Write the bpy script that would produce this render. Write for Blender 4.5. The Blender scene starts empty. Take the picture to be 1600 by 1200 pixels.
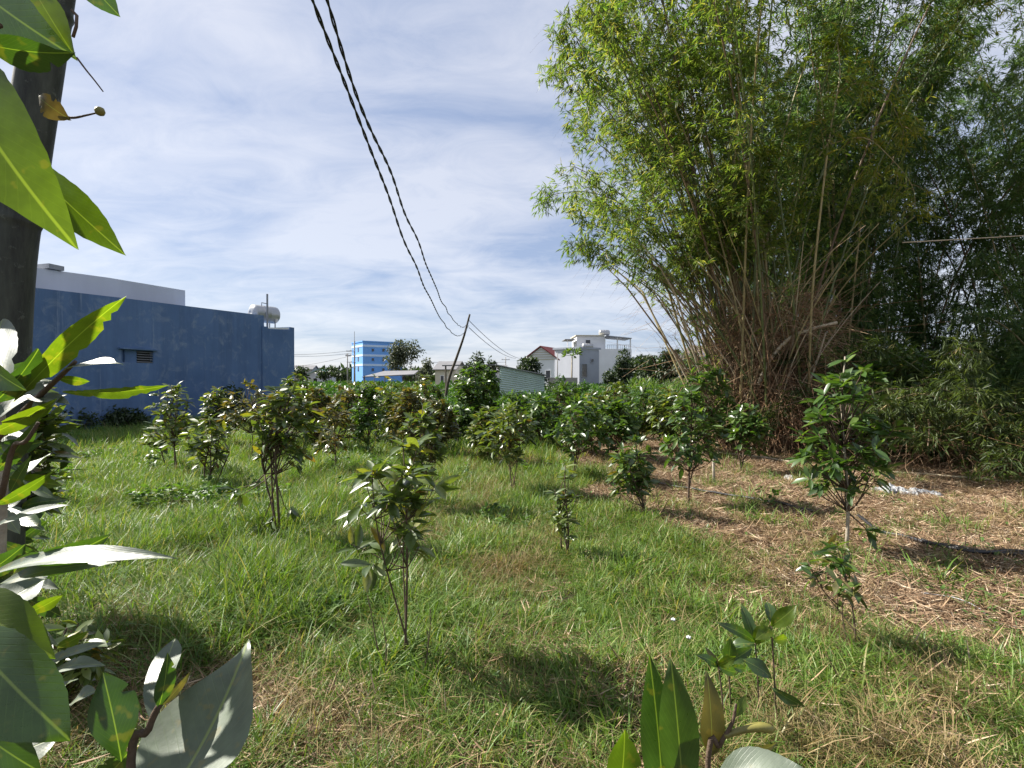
import bpy, math, random
import numpy as np
from mathutils import Vector, Matrix, Quaternion

# ------------------------------------------------------------------ camera, sky, sun, exposure
scene = bpy.context.scene
CAM_Z = 1.60
PITCH = math.atan(6 / 800.0)            # tilted very slightly down
SUN_AZ, SUN_EL = math.radians(68), math.radians(41)    # azimuth to the left of straight ahead
cam_d = bpy.data.cameras.new('camera'); cam = bpy.data.objects.new('camera', cam_d)
scene.collection.objects.link(cam); scene.camera = cam
cam.location = (0, 0, CAM_Z); cam.rotation_euler = (math.radians(90) - PITCH, 0, 0)
cam_d.lens = 18.0; cam_d.sensor_width = 36.0; cam_d.clip_start = 0.05; cam_d.clip_end = 3000

scene.view_settings.view_transform = 'Standard'; scene.view_settings.look = 'None'
scene.view_settings.exposure = 1.32; scene.view_settings.gamma = 1.0
scene.view_settings.use_curve_mapping = False
scene.cycles.max_bounces = 9; scene.cycles.diffuse_bounces = 6; scene.cycles.glossy_bounces = 2
scene.cycles.transmission_bounces = 4; scene.cycles.transparent_max_bounces = 6
scene.cycles.use_denoising = True
scene.cycles.sample_clamp_indirect = 6.0

world = bpy.data.worlds.new('World'); scene.world = world; world.use_nodes = True
wt = world.node_tree; wt.nodes.clear()
def N(t, typ, **kw):
    n = t.nodes.new(typ)
    for k, v in kw.items(): setattr(n, k, v)
    return n
def L(t, a, b): t.links.new(a, b)
sky = N(wt, 'ShaderNodeTexSky', sky_type='NISHITA', sun_disc=False, sun_elevation=SUN_EL, sun_rotation=-SUN_AZ,
        air_density=1.0, dust_density=0.6, ozone_density=1.6)
def math_node(t, op, a, b=None, clamp=False):
    n = N(t, 'ShaderNodeMath', operation=op, use_clamp=clamp)
    for i, v in enumerate((a, b)):
        if v is None: continue
        if isinstance(v, (int, float)): n.inputs[i].default_value = v
        else: L(t, v, n.inputs[i])
    return n.outputs[0]
def ramp(t, fac, stops, interp='LINEAR'):
    n = N(t, 'ShaderNodeValToRGB'); n.color_ramp.interpolation = interp
    e = n.color_ramp.elements
    while len(e) < len(stops): e.new(0.5)
    for el, (p, c) in zip(e, stops):
        el.position = p; el.color = (*c, 1) if len(c) == 3 else c
    L(t, fac, n.inputs[0]); return n.outputs[0]
def mixc(t, fac, a, b, blend='MIX'):
    n = N(t, 'ShaderNodeMix', data_type='RGBA', blend_type=blend)
    for sock, v in ((n.inputs[0], fac), (n.inputs[6], a), (n.inputs[7], b)):
        if isinstance(v, (int, float)): sock.default_value = v
        elif isinstance(v, tuple): sock.default_value = (*v, 1)
        else: L(t, v, sock)
    return n.outputs[2]
tc = N(wt, 'ShaderNodeTexCoord'); sep = N(wt, 'ShaderNodeSeparateXYZ'); L(wt, tc.outputs['Generated'], sep.inputs[0])
zz = math_node(wt, 'ADD', math_node(wt, 'MAXIMUM', sep.outputs[2], 0.0), 0.16)
cx = math_node(wt, 'DIVIDE', sep.outputs[0], zz); cy = math_node(wt, 'DIVIDE', sep.outputs[1], zz)
comb = N(wt, 'ShaderNodeCombineXYZ'); L(wt, cx, comb.inputs[0]); L(wt, cy, comb.inputs[1])
def cloud(scale, rot, stretch, detail, rough, dist, loc):
    mp = N(wt, 'ShaderNodeMapping'); mp.inputs['Rotation'].default_value = (0, 0, math.radians(rot))
    mp.inputs['Scale'].default_value = (scale, scale * stretch, 1); mp.inputs['Location'].default_value = loc
    L(wt, comb.outputs[0], mp.inputs[0])
    nz = N(wt, 'ShaderNodeTexNoise'); nz.inputs['Scale'].default_value = 1; nz.inputs['Detail'].default_value = detail
    nz.inputs['Roughness'].default_value = rough; nz.inputs['Distortion'].default_value = dist
    L(wt, mp.outputs[0], nz.inputs['Vector']); return nz.outputs['Fac']
c1 = cloud(0.9, 24, 1.5, 4, 0.5, 0.8, (3.1, 0.7, 0))
c2 = cloud(2.6, 38, 1.7, 9, 0.66, 1.2, (8.2, 3.4, 0))
cf = math_node(wt, 'ADD', math_node(wt, 'MULTIPLY', c1, 0.68), math_node(wt, 'MULTIPLY', c2, 0.32))
cmask = ramp(wt, cf, [(0.36, (0.05,) * 3), (0.48, (0.56,) * 3), (0.60, (1.0,) * 3)])
cbright = N(wt, 'ShaderNodeRGB'); cbright.outputs[0].default_value = (4.75, 4.9, 5.5, 1)
skyb = mixc(wt, 0.55, mixc(wt, 1.0, sky.outputs[0], (0.62, 0.62, 0.66), 'MULTIPLY'), (2.85, 3.5, 5.0))
# clouds scatter the sky that lies behind them: a bit of its own brightness and a bit of white
cloudc = mixc(wt, 0.20, cbright.outputs[0], sky.outputs[0])
skyc = mixc(wt, cmask, skyb, cloudc)
bg = N(wt, 'ShaderNodeBackground'); bg.inputs['Strength'].default_value = 0.068; L(wt, skyc, bg.inputs[0])
wo = N(wt, 'ShaderNodeOutputWorld'); L(wt, bg.outputs[0], wo.inputs[0])

sun_dir = Vector((-math.sin(SUN_AZ) * math.cos(SUN_EL), math.cos(SUN_AZ) * math.cos(SUN_EL), math.sin(SUN_EL)))
sl = bpy.data.lights.new('sun', 'SUN'); sl.energy = 5.0; sl.angle = math.radians(0.55); sl.color = (1.0, 0.945, 0.86)
so = bpy.data.objects.new('sun', sl); scene.collection.objects.link(so)
so.rotation_euler = sun_dir.to_track_quat('Z', 'Y').to_euler(); so.location = sun_dir * 60

# ------------------------------------------------------------------ helpers
col = scene.collection
FWD = Vector((0, math.cos(PITCH), -math.sin(PITCH))); UPV = Vector((0, math.sin(PITCH), math.cos(PITCH)))
CAMP = Vector((0, 0, CAM_Z))
def P(px, py, d): return CAMP + FWD * d + Vector((1, 0, 0)) * ((px - 800) / 800 * d) + UPV * ((600 - py) / 800 * d)
def G(px, py):                           # the point on flat ground seen at a pixel
    r = FWD + Vector((1, 0, 0)) * ((px - 800) / 800) + UPV * ((600 - py) / 800)
    return CAMP + r * (CAM_Z / -r.z)

_tab = np.random.RandomState(11).rand(256, 256)
def vnoise(x, y):
    x = np.asarray(x, float); y = np.asarray(y, float)
    xi = np.floor(x).astype(int); yi = np.floor(y).astype(int); fx = x - xi; fy = y - yi
    fx = fx * fx * (3 - 2 * fx); fy = fy * fy * (3 - 2 * fy)
    a = _tab[xi & 255, yi & 255]; b = _tab[(xi + 1) & 255, yi & 255]; c = _tab[xi & 255, (yi + 1) & 255]; d = _tab[(xi + 1) & 255, (yi + 1) & 255]
    return (a * (1 - fx) + b * fx) * (1 - fy) + (c * (1 - fx) + d * fx) * fy
def fbm(x, y, s, o=3):
    v = 0; a = 1; t = 0
    for k in range(o):
        v = v + a * vnoise(np.asarray(x) * s * 2 ** k + 17.3 * k, np.asarray(y) * s * 2 ** k + 5.1 * k); t += a; a *= 0.5
    return v / t
def gz(x, y):
    x = np.asarray(x, float); y = np.asarray(y, float)
    r = np.hypot(x, y); f = np.clip((70 - r) / 50, 0, 1)
    h = (fbm(x, y, 0.7) - 0.5) * 0.16 * f + (fbm(x, y, 4.0, 2) - 0.5) * 0.03 * np.clip((20 - r) / 10, 0, 1)
    h = h + 0.35 * np.exp(-((x + 9.6) ** 2 / 1.6 + (y - 17.5) ** 2 / 8.0)) + 0.55 * np.exp(-((x + 9.0) ** 2 / 1.2 + (y - 22.5) ** 2 / 3.0))
    return h

def obj(name, mesh, mat=None, parent=None, loc=None):
    o = bpy.data.objects.new(name, mesh); col.objects.link(o)
    if mat is not None and len(mesh.materials) == 0: mesh.materials.append(mat)
    if parent is not None: o.parent = parent
    if loc is not None: o.location = loc
    return o
def tag(o, label=None, cat=None, group=None, kind=None):
    if label: o['label'] = label
    if cat: o['category'] = cat
    if group: o['group'] = group
    if kind: o['kind'] = kind
    return o
def thing(name, loc, label, cat, group=None):
    o = bpy.data.objects.new(name, None); col.objects.link(o); o.location = loc; o.empty_display_size = 0.2
    return tag(o, label, cat, group)

def mesh_np(name, V, F, rnd=None, smooth=True):
    V = np.ascontiguousarray(V, dtype=np.float32); F = np.ascontiguousarray(F, dtype=np.int32)
    m = bpy.data.meshes.new(name); k = F.shape[1]
    m.vertices.add(len(V)); m.vertices.foreach_set('co', V.ravel())
    m.loops.add(F.size); m.loops.foreach_set('vertex_index', F.ravel())
    m.polygons.add(len(F)); m.polygons.foreach_set('loop_start', np.arange(len(F), dtype=np.int32) * k)
    if smooth: m.polygons.foreach_set('use_smooth', np.ones(len(F), dtype=bool))
    if rnd is not None:
        a = m.attributes.new('rnd', 'FLOAT', 'POINT'); a.data.foreach_set('value', np.ascontiguousarray(rnd, dtype=np.float32))
    m.update(); return m
def mesh_py(name, verts, faces, origin=(0, 0, 0), smooth=False):
    o = Vector(origin); m = bpy.data.meshes.new(name)
    m.from_pydata([tuple(Vector(v) - o) for v in verts], [], faces)
    if smooth: m.polygons.foreach_set('use_smooth', [True] * len(faces))
    m.update(); return m

def nrmz(a): return a / np.maximum(np.linalg.norm(a, axis=-1, keepdims=True), 1e-9)

class Geo:                               # boxes, bars and tubes gathered into one mesh
    def __init__(s): s.v = []; s.f = []
    def quad(s, a, b, c, d):
        n = len(s.v); s.v += [Vector(p) for p in (a, b, c, d)]; s.f.append((n, n + 1, n + 2, n + 3)); return s
    def hexa(s, p):                      # 8 corners: bottom 0-3 ccw, top 4-7
        n = len(s.v); s.v += [Vector(q) for q in p]
        for f in ((3, 2, 1, 0), (4, 5, 6, 7), (0, 1, 5, 4), (1, 2, 6, 5), (2, 3, 7, 6), (3, 0, 4, 7)): s.f.append(tuple(n + i for i in f))
        return s
    def box(s, o, ux, uy, sx, sy, z0, z1, x0=0, y0=0):   # box in a local frame ux, uy (unit), from (x0,y0)
        o = Vector(o); c = []
        for z in (z0, z1):
            for a, b in ((x0, y0), (x0 + sx, y0), (x0 + sx, y0 + sy), (x0, y0 + sy)):
                q = o + ux * a + uy * b; c.append(Vector((q.x, q.y, z)))
        return s.hexa(c)
    def tube(s, pts, rad, n=6, caps=True):
        pts = [Vector(p) for p in pts]; k = len(pts)
        if not hasattr(rad, '__len__'): rad = [rad] * k
        b0 = len(s.v); ref = None
        for i, p in enumerate(pts):
            t = (pts[min(i + 1, k - 1)] - pts[max(i - 1, 0)]).normalized()
            if ref is None:
                ref = t.orthogonal().normalized()
            ref = (ref - t * ref.dot(t))
            ref = ref.normalized() if ref.length > 1e-6 else t.orthogonal().normalized()
            bb = t.cross(ref)
            for j in range(n):
                a = 2 * math.pi * j / n
                s.v.append(p + (ref * math.cos(a) + bb * math.sin(a)) * rad[i])
        for i in range(k - 1):
            for j in range(n):
                s.f.append((b0 + i * n + j, b0 + i * n + (j + 1) % n, b0 + (i + 1) * n + (j + 1) % n, b0 + (i + 1) * n + j))
        if caps:
            s.f.append(tuple(b0 + j for j in range(n))[::-1]); s.f.append(tuple(b0 + (k - 1) * n + j for j in range(n)))
        return s
    def put(s, name, mat, parent=None, smooth=False, loc=None):
        org = parent.location if parent is not None else (loc or (0, 0, 0))
        if parent is not None and parent.parent is not None: org = parent.parent.location + parent.location
        m = mesh_py(name, s.v, s.f, org, smooth)
        o = obj(name, m, mat, parent)
        if parent is None and loc is not None: o.location = loc
        return o

# ------------------------------------------------------------------ materials
def newmat(name):
    m = bpy.data.materials.new(name); m.use_nodes = True; t = m.node_tree; t.nodes.clear()
    out = N(t, 'ShaderNodeOutputMaterial'); return m, t, out
def principled(t, colr, rough=0.7, spec=0.4, metal=0.0):
    b = N(t, 'ShaderNodeBsdfPrincipled')
    if isinstance(colr, tuple): b.inputs['Base Color'].default_value = (*colr, 1)
    else: L(t, colr, b.inputs['Base Color'])
    b.inputs['Roughness'].default_value = rough; b.inputs['Specular IOR Level'].default_value = spec; b.inputs['Metallic'].default_value = metal
    return b
def pos_noise(t, scale, detail=4, rough=0.6, vec=None, stretch=None, dist=0.0, coord='Object'):
    nz = N(t, 'ShaderNodeTexNoise'); nz.inputs['Scale'].default_value = scale; nz.inputs['Detail'].default_value = detail
    nz.inputs['Roughness'].default_value = rough; nz.inputs['Distortion'].default_value = dist
    c = N(t, 'ShaderNodeTexCoord').outputs[coord]
    if stretch:
        mp = N(t, 'ShaderNodeMapping'); mp.inputs['Scale'].default_value = stretch; L(t, c, mp.inputs[0]); c = mp.outputs[0]
    L(t, c, nz.inputs['Vector']); return nz.outputs['Fac']
def bump(t, h, strength, dist, target):
    b = N(t, 'ShaderNodeBump'); b.inputs['Strength'].default_value = strength; b.inputs['Distance'].default_value = dist
    L(t, h, b.inputs['Height']); L(t, b.outputs[0], target.inputs['Normal'])
def plain(name, c, rough=0.7, spec=0.4, metal=0.0, var=0.25, scale=3.0, bumpd=0.0, stretch=None, c2=None):
    m, t, out = newmat(name)
    f = pos_noise(t, scale, 5, 0.62, stretch=stretch)
    f = ramp(t, f, [(0.3, (0, 0, 0)), (0.7, (1, 1, 1))])
    dark = c2 if c2 else tuple(x * (1 - var) for x in c)
    b = principled(t, mixc(t, f, dark, c), rough, spec, metal)
    if bumpd: bump(t, pos_noise(t, scale * 12, 3, 0.6, stretch=stretch), 0.6, bumpd, b)
    L(t, b.outputs[0], out.inputs[0]); return m
def leafmat(name, stops, rough=0.35, spec=0.5, trans=0.35, tcol=(1.5, 1.6, 0.5), veins=False, rvar=0.15):
    m, t, out = newmat(name)
    at = N(t, 'ShaderNodeAttribute', attribute_name='rnd'); oi = N(t, 'ShaderNodeObjectInfo')
    r = math_node(t, 'FRACT', math_node(t, 'ADD', at.outputs['Fac'], oi.outputs['Random']))
    c = ramp(t, r, stops)
    blot = ramp(t, pos_noise(t, 26 if veins else 9, 3, 0.6), [(0.35, (0.72,) * 3), (0.7, (1.12,) * 3)])
    c = mixc(t, 1.0, c, blot, 'MULTIPLY')
    b = principled(t, c, rough, spec)
    r2 = math_node(t, 'FRACT', math_node(t, 'MULTIPLY', r, 7.31))
    rgh = math_node(t, 'ADD', math_node(t, 'MULTIPLY', r2, rvar), rough - rvar / 2)
    if veins: rgh = math_node(t, 'ADD', rgh, math_node(t, 'MULTIPLY', math_node(t, 'SUBTRACT', pos_noise(t, 45, 5, 0.7), 0.5), 0.45))
    L(t, rgh, b.inputs['Roughness'])
    if veins:
        uv = N(t, 'ShaderNodeUVMap'); uv.uv_map = 'UVMap'; s = N(t, 'ShaderNodeSeparateXYZ'); L(t, uv.outputs[0], s.inputs[0])
        av = math_node(t, 'ABSOLUTE', math_node(t, 'SUBTRACT', s.outputs[1], 0.5))
        rib = ramp(t, av, [(0.008, (1, 1, 1)), (0.02, (0, 0, 0))])
        ph = math_node(t, 'SUBTRACT', math_node(t, 'MULTIPLY', s.outputs[0], 15.0), math_node(t, 'MULTIPLY', av, 11.0))
        vv = math_node(t, 'ABSOLUTE', math_node(t, 'SUBTRACT', math_node(t, 'FRACT', ph), 0.5))
        ven = ramp(t, vv, [(0.0, (1, 1, 1)), (0.09, (0, 0, 0))])
        c2 = mixc(t, math_node(t, 'MULTIPLY', math_node(t, 'MULTIPLY', ven, pos_noise(t, 30, 2, 0.5)), 0.14), c, (0.20, 0.27, 0.06))
        c2 = mixc(t, math_node(t, 'MULTIPLY', rib, 0.6), c2, (0.24, 0.30, 0.08))
        # small yellow and brown blemishes of the leaf itself
        sp = ramp(t, pos_noise(t, 60, 2, 0.5), [(0.62, (0, 0, 0)), (0.70, (1, 1, 1))])
        c2 = mixc(t, math_node(t, 'MULTIPLY', sp, 0.3), c2, (0.22, 0.17, 0.04))
        L(t, c2, b.inputs['Base Color']); c = c2
        h = math_node(t, 'ADD', math_node(t, 'MULTIPLY', ven, -0.5), math_node(t, 'ADD', math_node(t, 'MULTIPLY', rib, -1.0), math_node(t, 'MULTIPLY', pos_noise(t, 120, 3, 0.6), 0.9)))
        bump(t, h, 0.2, 0.0012, b)
    tr = N(t, 'ShaderNodeBsdfTranslucent'); L(t, mixc(t, 1.0, c, tcol, 'MULTIPLY'), tr.inputs[0])
    mx = N(t, 'ShaderNodeMixShader'); mx.inputs[0].default_value = trans
    L(t, b.outputs[0], mx.inputs[1]); L(t, tr.outputs[0], mx.inputs[2]); L(t, mx.outputs[0], out.inputs[0])
    return m

M = {}
g1, g2, g3 = (0.05, 0.085, 0.022), (0.095, 0.14, 0.034), (0.16, 0.20, 0.05)
M['sapling_leaf'] = leafmat('sapling_leaf', [(0, g1), (0.55, g2), (0.85, g3), (0.95, (0.20, 0.19, 0.03)), (1, (0.15, 0.08, 0.03))], 0.36, 1.0, 0.30, (1.9, 1.9, 0.5))
M['green_leaf'] = leafmat('green_leaf', [(0, (0.035, 0.075, 0.018)), (0.6, (0.065, 0.125, 0.028)), (1, (0.12, 0.18, 0.04))], 0.36, 0.7, 0.34, (1.8, 1.9, 0.5))
M['rusty_leaf'] = leafmat('rusty_leaf', [(0, (0.05, 0.08, 0.022)), (0.45, (0.10, 0.12, 0.035)), (0.75, (0.14, 0.11, 0.04)), (1, (0.19, 0.19, 0.045))], 0.33, 0.7, 0.28, (1.8, 1.5, 0.5))
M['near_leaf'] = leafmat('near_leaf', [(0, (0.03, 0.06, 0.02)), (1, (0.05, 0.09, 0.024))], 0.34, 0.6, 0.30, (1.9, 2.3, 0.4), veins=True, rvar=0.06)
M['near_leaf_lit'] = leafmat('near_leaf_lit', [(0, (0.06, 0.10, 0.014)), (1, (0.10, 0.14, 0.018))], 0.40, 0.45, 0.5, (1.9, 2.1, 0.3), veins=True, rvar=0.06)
M['near_leaf_glare'] = leafmat('near_leaf_glare', [(0, (0.08, 0.11, 0.07)), (1, (0.12, 0.15, 0.10))], 0.44, 0.6, 0.18, (1.6, 1.7, 0.6), veins=True, rvar=0.05)  # pale grey base colour paints in the sun and sky glare
M['near_leaf_brown'] = leafmat('near_leaf_brown', [(0, (0.10, 0.10, 0.03)), (1, (0.14, 0.10, 0.04))], 0.5, 0.4, 0.25, (1.5, 1.4, 0.6), veins=True, rvar=0.05)
M['bamboo_leaf'] = leafmat('bamboo_leaf', [(0, (0.042, 0.085, 0.024)), (0.5, (0.09, 0.15, 0.036)), (0.88, (0.18, 0.235, 0.048)), (1, (0.32, 0.27, 0.09))], 0.5, 0.4, 0.5, (1.45, 1.6, 0.65))
M['bamboo_leaf_olive'] = leafmat('bamboo_leaf_olive', [(0, (0.035, 0.06, 0.018)), (0.5, (0.08, 0.115, 0.028)), (0.85, (0.17, 0.19, 0.045)), (1, (0.32, 0.26, 0.10))], 0.5, 0.4, 0.45, (1.4, 1.4, 0.65))
M['bamboo_leaf_dark'] = leafmat('bamboo_leaf_dark', [(0, (0.055, 0.11, 0.032)), (0.7, (0.10, 0.17, 0.055)), (1, (0.18, 0.23, 0.075))], 0.5, 0.4, 0.45, (1.35, 1.5, 0.8))
M['bamboo_leaf_young'] = leafmat('bamboo_leaf_young', [(0, (0.09, 0.14, 0.02)), (0.8, (0.17, 0.21, 0.03)), (1, (0.26, 0.22, 0.05))], 0.45, 0.4, 0.5, (1.7, 1.6, 0.5))
M['crop_leaf'] = leafmat('crop_leaf', [(0, (0.024, 0.06, 0.013)), (0.7, (0.045, 0.11, 0.02)), (1, (0.08, 0.15, 0.03))], 0.5, 0.4, 0.35, (1.6, 1.8, 0.5))
M['tree_leaf'] = leafmat('tree_leaf', [(0, (0.018, 0.034, 0.012)), (0.7, (0.035, 0.06, 0.02)), (1, (0.06, 0.09, 0.03))], 0.5, 0.4, 0.25, (1.6, 1.7, 0.6))
M['pale_tree_leaf'] = leafmat('pale_tree_leaf', [(0, (0.05, 0.065, 0.04)), (0.7, (0.09, 0.11, 0.065)), (1, (0.13, 0.14, 0.08))], 0.5, 0.4, 0.25, (1.4, 1.4, 0.8))
M['cane_leaf'] = leafmat('cane_leaf', [(0, (0.07, 0.14, 0.03)), (1, (0.14, 0.22, 0.05))], 0.5, 0.4, 0.4, (1.5, 1.5, 0.5))
M['grass'] = leafmat('grass', [(0, (0.072, 0.15, 0.022)), (0.55, (0.135, 0.24, 0.036)), (0.86, (0.21, 0.29, 0.06)), (1, (0.42, 0.36, 0.18))], 0.5, 0.4, 0.36, (1.45, 1.4, 0.45))
M['tall_grass'] = leafmat('tall_grass', [(0, (0.07, 0.16, 0.03)), (0.5, (0.125, 0.235, 0.045)), (0.84, (0.20, 0.28, 0.07)), (1, (0.42, 0.34, 0.18))], 0.5, 0.4, 0.4, (1.4, 1.35, 0.5))
M['dry_grass'] = leafmat('dry_grass', [(0, (0.16, 0.14, 0.05)), (0.5, (0.26, 0.19, 0.08)), (1, (0.40, 0.31, 0.16))], 0.65, 0.3, 0.3, (1.2, 1.1, 0.7))
M['litter'] = leafmat('litter', [(0, (0.12, 0.07, 0.04)), (0.4, (0.26, 0.165, 0.095)), (0.8, (0.40, 0.28, 0.17)), (1, (0.62, 0.51, 0.36))], 0.7, 0.3, 0.05, (1, 1, 1))
M['weed'] = leafmat('weed', [(0, (0.06, 0.13, 0.025)), (1, (0.13, 0.22, 0.05))], 0.5, 0.4, 0.35, (1.4, 1.5, 0.5))
M['twig'] = plain('twig', (0.13, 0.085, 0.05), 0.8, 0.2, var=0.45, scale=30)
M['stem'] = plain('stem', (0.11, 0.075, 0.05), 0.75, 0.3, var=0.45, scale=22, bumpd=0.004)
M['pale_bark'] = plain('pale_bark', (0.42, 0.37, 0.29), 0.8, 0.3, var=0.5, scale=14, bumpd=0.004, stretch=(1, 1, 2.5))
M['dead_twig'] = leafmat('dead_twig', [(0, (0.17, 0.09, 0.05)), (0.5, (0.34, 0.20, 0.11)), (1, (0.52, 0.38, 0.24))], 0.75, 0.2, 0.02, (1, 1, 1))
M['bark'] = plain('bark', (0.10, 0.085, 0.065), 0.85, 0.2, var=0.4, scale=6, bumpd=0.02, stretch=(1, 1, 0.3))
M['old_pole'] = plain('old_pole', (0.045, 0.052, 0.042), 0.6, 0.35, scale=12, bumpd=0.002, stretch=(3, 3, 0.5), c2=(0.012, 0.014, 0.012))
def pole_mat():
    m, t, out = newmat('old_pole')
    a = ramp(t, pos_noise(t, 10, 6, .7, stretch=(2.5, 2.5, .45)), [(.35, (0, 0, 0)), (.7, (1, 1, 1))])
    c = mixc(t, a, (0.018, 0.021, 0.018), (0.065, 0.075, 0.058)); lich = ramp(t, pos_noise(t, 38, 5, .7), [(.6, (0, 0, 0)), (.7, (1, 1, 1))])
    c = mixc(t, math_node(t, 'MULTIPLY', lich, .5), c, (0.16, 0.18, 0.15)); b = principled(t, c, .65, .35)
    bump(t, math_node(t, 'ADD', a, lich), .5, .002, b); L(t, b.outputs[0], out.inputs[0]); return m
M['old_pole'] = pole_mat()
M['wire'] = plain('wire', (0.012, 0.012, 0.014), 0.45, 0.5)
M['hose'] = plain('hose', (0.02, 0.02, 0.023), 0.5, 0.5, var=0.3, scale=5)
M['white_plastic'] = plain('white_plastic', (0.38, 0.39, 0.40), 0.5, 0.5, var=0.3, scale=8)
M['dry_pole'] = plain('dry_pole', (0.50, 0.42, 0.29), 0.6, 0.4, var=0.35, scale=5, bumpd=0.003)
M['white_paint'] = plain('white_paint', (0.74, 0.75, 0.76), 0.7, 0.3, var=0.1, scale=0.6)
M['pale_wall'] = plain('pale_wall', (0.60, 0.62, 0.68), 0.8, 0.3, var=0.2, scale=0.5, stretch=(1, 1, 0.3))
M['blue_grey'] = plain('blue_grey', (0.34, 0.37, 0.43), 0.8, 0.3, var=0.18, scale=0.6)
M['sky_blue_paint'] = plain('sky_blue_paint', (0.15, 0.36, 0.78), 0.7, 0.3, var=0.12, scale=0.3)
M['pale_blue_paint'] = plain('pale_blue_paint', (0.50, 0.64, 0.84), 0.7, 0.3, var=0.05, scale=0.3)
M['glass'] = plain('glass', (0.03, 0.035, 0.045), 0.12, 0.6, var=0.2)
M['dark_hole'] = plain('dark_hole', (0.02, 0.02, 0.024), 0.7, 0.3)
M['steel'] = plain('steel', (0.42, 0.43, 0.44), 0.4, 0.5, 0.6, var=0.1, scale=4)
M['grey_metal'] = plain('grey_metal', (0.30, 0.31, 0.33), 0.5, 0.5, 0.3, var=0.25, scale=4)
M['red_roof'] = plain('red_roof', (0.15, 0.022, 0.02), 0.7, 0.3, var=0.25, scale=3)
M['brown_roof'] = plain('brown_roof', (0.15, 0.12, 0.11), 0.8, 0.3, var=0.25, scale=3)
M['grey_roof'] = plain('grey_roof', (0.20, 0.20, 0.21), 0.8, 0.3, var=0.3, scale=2)
M['teal_roof'] = plain('teal_roof', (0.22, 0.42, 0.38), 0.7, 0.3, var=0.2, scale=2)
M['concrete'] = plain('concrete', (0.34, 0.33, 0.31), 0.85, 0.2, var=0.3, scale=2)
M['sheet_metal'] = plain('sheet_metal', (0.56, 0.68, 0.66), 0.5, 0.5, 0.0, var=0.2, scale=1.2, stretch=(0.6, 1, 2))
M['cream'] = plain('cream', (0.55, 0.52, 0.42), 0.8, 0.3, var=0.15, scale=1)
M['bud'] = plain('bud', (0.22, 0.20, 0.05), 0.5, 0.4, var=0.4, scale=60)
# blue rendered wall: rain streaks, pale scuffs, damp foot and mottled render
def blue_wall():
    m, t, out = newmat('blue_render')
    big = ramp(t, pos_noise(t, 0.35, 5, 0.6), [(0.3, (0, 0, 0)), (0.7, (1, 1, 1))])
    c = mixc(t, big, (0.085, 0.15, 0.29), (0.14, 0.225, 0.40))
    st = ramp(t, pos_noise(t, 1.0, 5, 0.65, stretch=(1.6, 1.6, 0.12)), [(0.42, (0, 0, 0)), (0.72, (1, 1, 1))])
    c = mixc(t, math_node(t, 'MULTIPLY', st, 0.6), c, (0.055, 0.09, 0.17))
    st2 = ramp(t, pos_noise(t, 2.3, 5, 0.7, stretch=(1.4, 1.4, 0.10)), [(0.60, (0, 0, 0)), (0.75, (1, 1, 1))])
    c = mixc(t, math_node(t, 'MULTIPLY', st2, 0.65), c, (0.32, 0.38, 0.48))
    sc = ramp(t, pos_noise(t, 2.0, 7, 0.7, dist=0.6), [(0.52, (0, 0, 0)), (0.72, (1, 1, 1))])
    c = mixc(t, math_node(t, 'MULTIPLY', sc, 0.6), c, (0.27, 0.33, 0.42))
    b = principled(t, c, 0.85, 0.25); bump(t, pos_noise(t, 30, 5, 0.65), 0.5, 0.01, b)
    L(t, b.outputs[0], out.inputs[0]); return m
M['blue_render'] = blue_wall()

# ------------------------------------------------------------------ ground
MY = [1.0, 3.0, 3.8, 4.6, 5.3, 6.0, 8.0, 12.0, 14.0, 40]; MX = [3.0, 2.7, 2.3, 1.95, 1.55, 1.35, 1.2, 1.3, 1.8, 6]
def zones(x, y):
    x = np.asarray(x, float); y = np.asarray(y, float)
    n = fbm(x, y, 1.1) - 0.5
    mul = np.clip((x - np.interp(y, MY, MX) + n * 1.9) / 0.35 + 0.5, 0, 1) * np.clip((16 - y) / 2, 0, 1)
    near = np.clip((4.9 - y) / 1.0, 0, 1)
    patch = np.clip((fbm(x + 30, y + 9, 1.6) - 0.47) * 9, 0, 1)
    mul_full = mul * (1 - 0.75 * np.clip(near + .12, 0, 1) * patch)
    bare = np.exp(-(((x - 1.62) / 0.42) ** 2 + ((y - 3.75) / 0.33) ** 2)) * 1.3 + np.exp(-(((x + 1.25) / 0.45) ** 2 + ((y - 2.45) / 0.35) ** 2)) * 1.2
    bare = np.clip(bare + np.clip((fbm(x + 3, y + 50, 2.2) - 0.56) * 7, 0, 0.75) * np.clip((4.2 - y) / 1.5, 0, 1) * np.clip((x + 1.4) / 0.8, 0, 1), 0, 1)
    dry = np.exp(-(((x + 0.1) / 1.2) ** 2 + ((y - 8.5) / 2.6) ** 2)) * 0.8 + np.clip((fbm(x + 70, y + 20, 0.9) - 0.5) * 5, 0, 0.7)
    dry = np.clip(dry + np.exp(-(((x + 1.9) / 1.4) ** 2 + ((y - 10.5) / 2.0) ** 2)) * 0.6, 0, 1)
    tall = np.clip((-0.55 - x + (fbm(x, y + 80, 0.8) - 0.5) * 2.4) / 0.9, 0, 1) * np.clip((y - 2.6) / 1.3, 0, 1)
    tall = np.maximum(tall, 0.6 * np.clip((y - 5.5) / 2, 0, 1))
    tall = tall * np.clip(0.1 + 1.9 * (fbm(x + 8, y + 3, 1.5) - .22), 0.05, 1.25)
    return mul_full, bare, dry, tall
def axis_pts(lo, hi, n, k):
    u = np.linspace(-1, 1, n); s = np.sinh(u * k) / math.sinh(k); return np.where(s < 0, s * -lo, s * hi)
gx = axis_pts(-1500, 1500, 330, 7.6); gy = axis_pts(-60, 2200, 420, 7.2)
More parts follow.
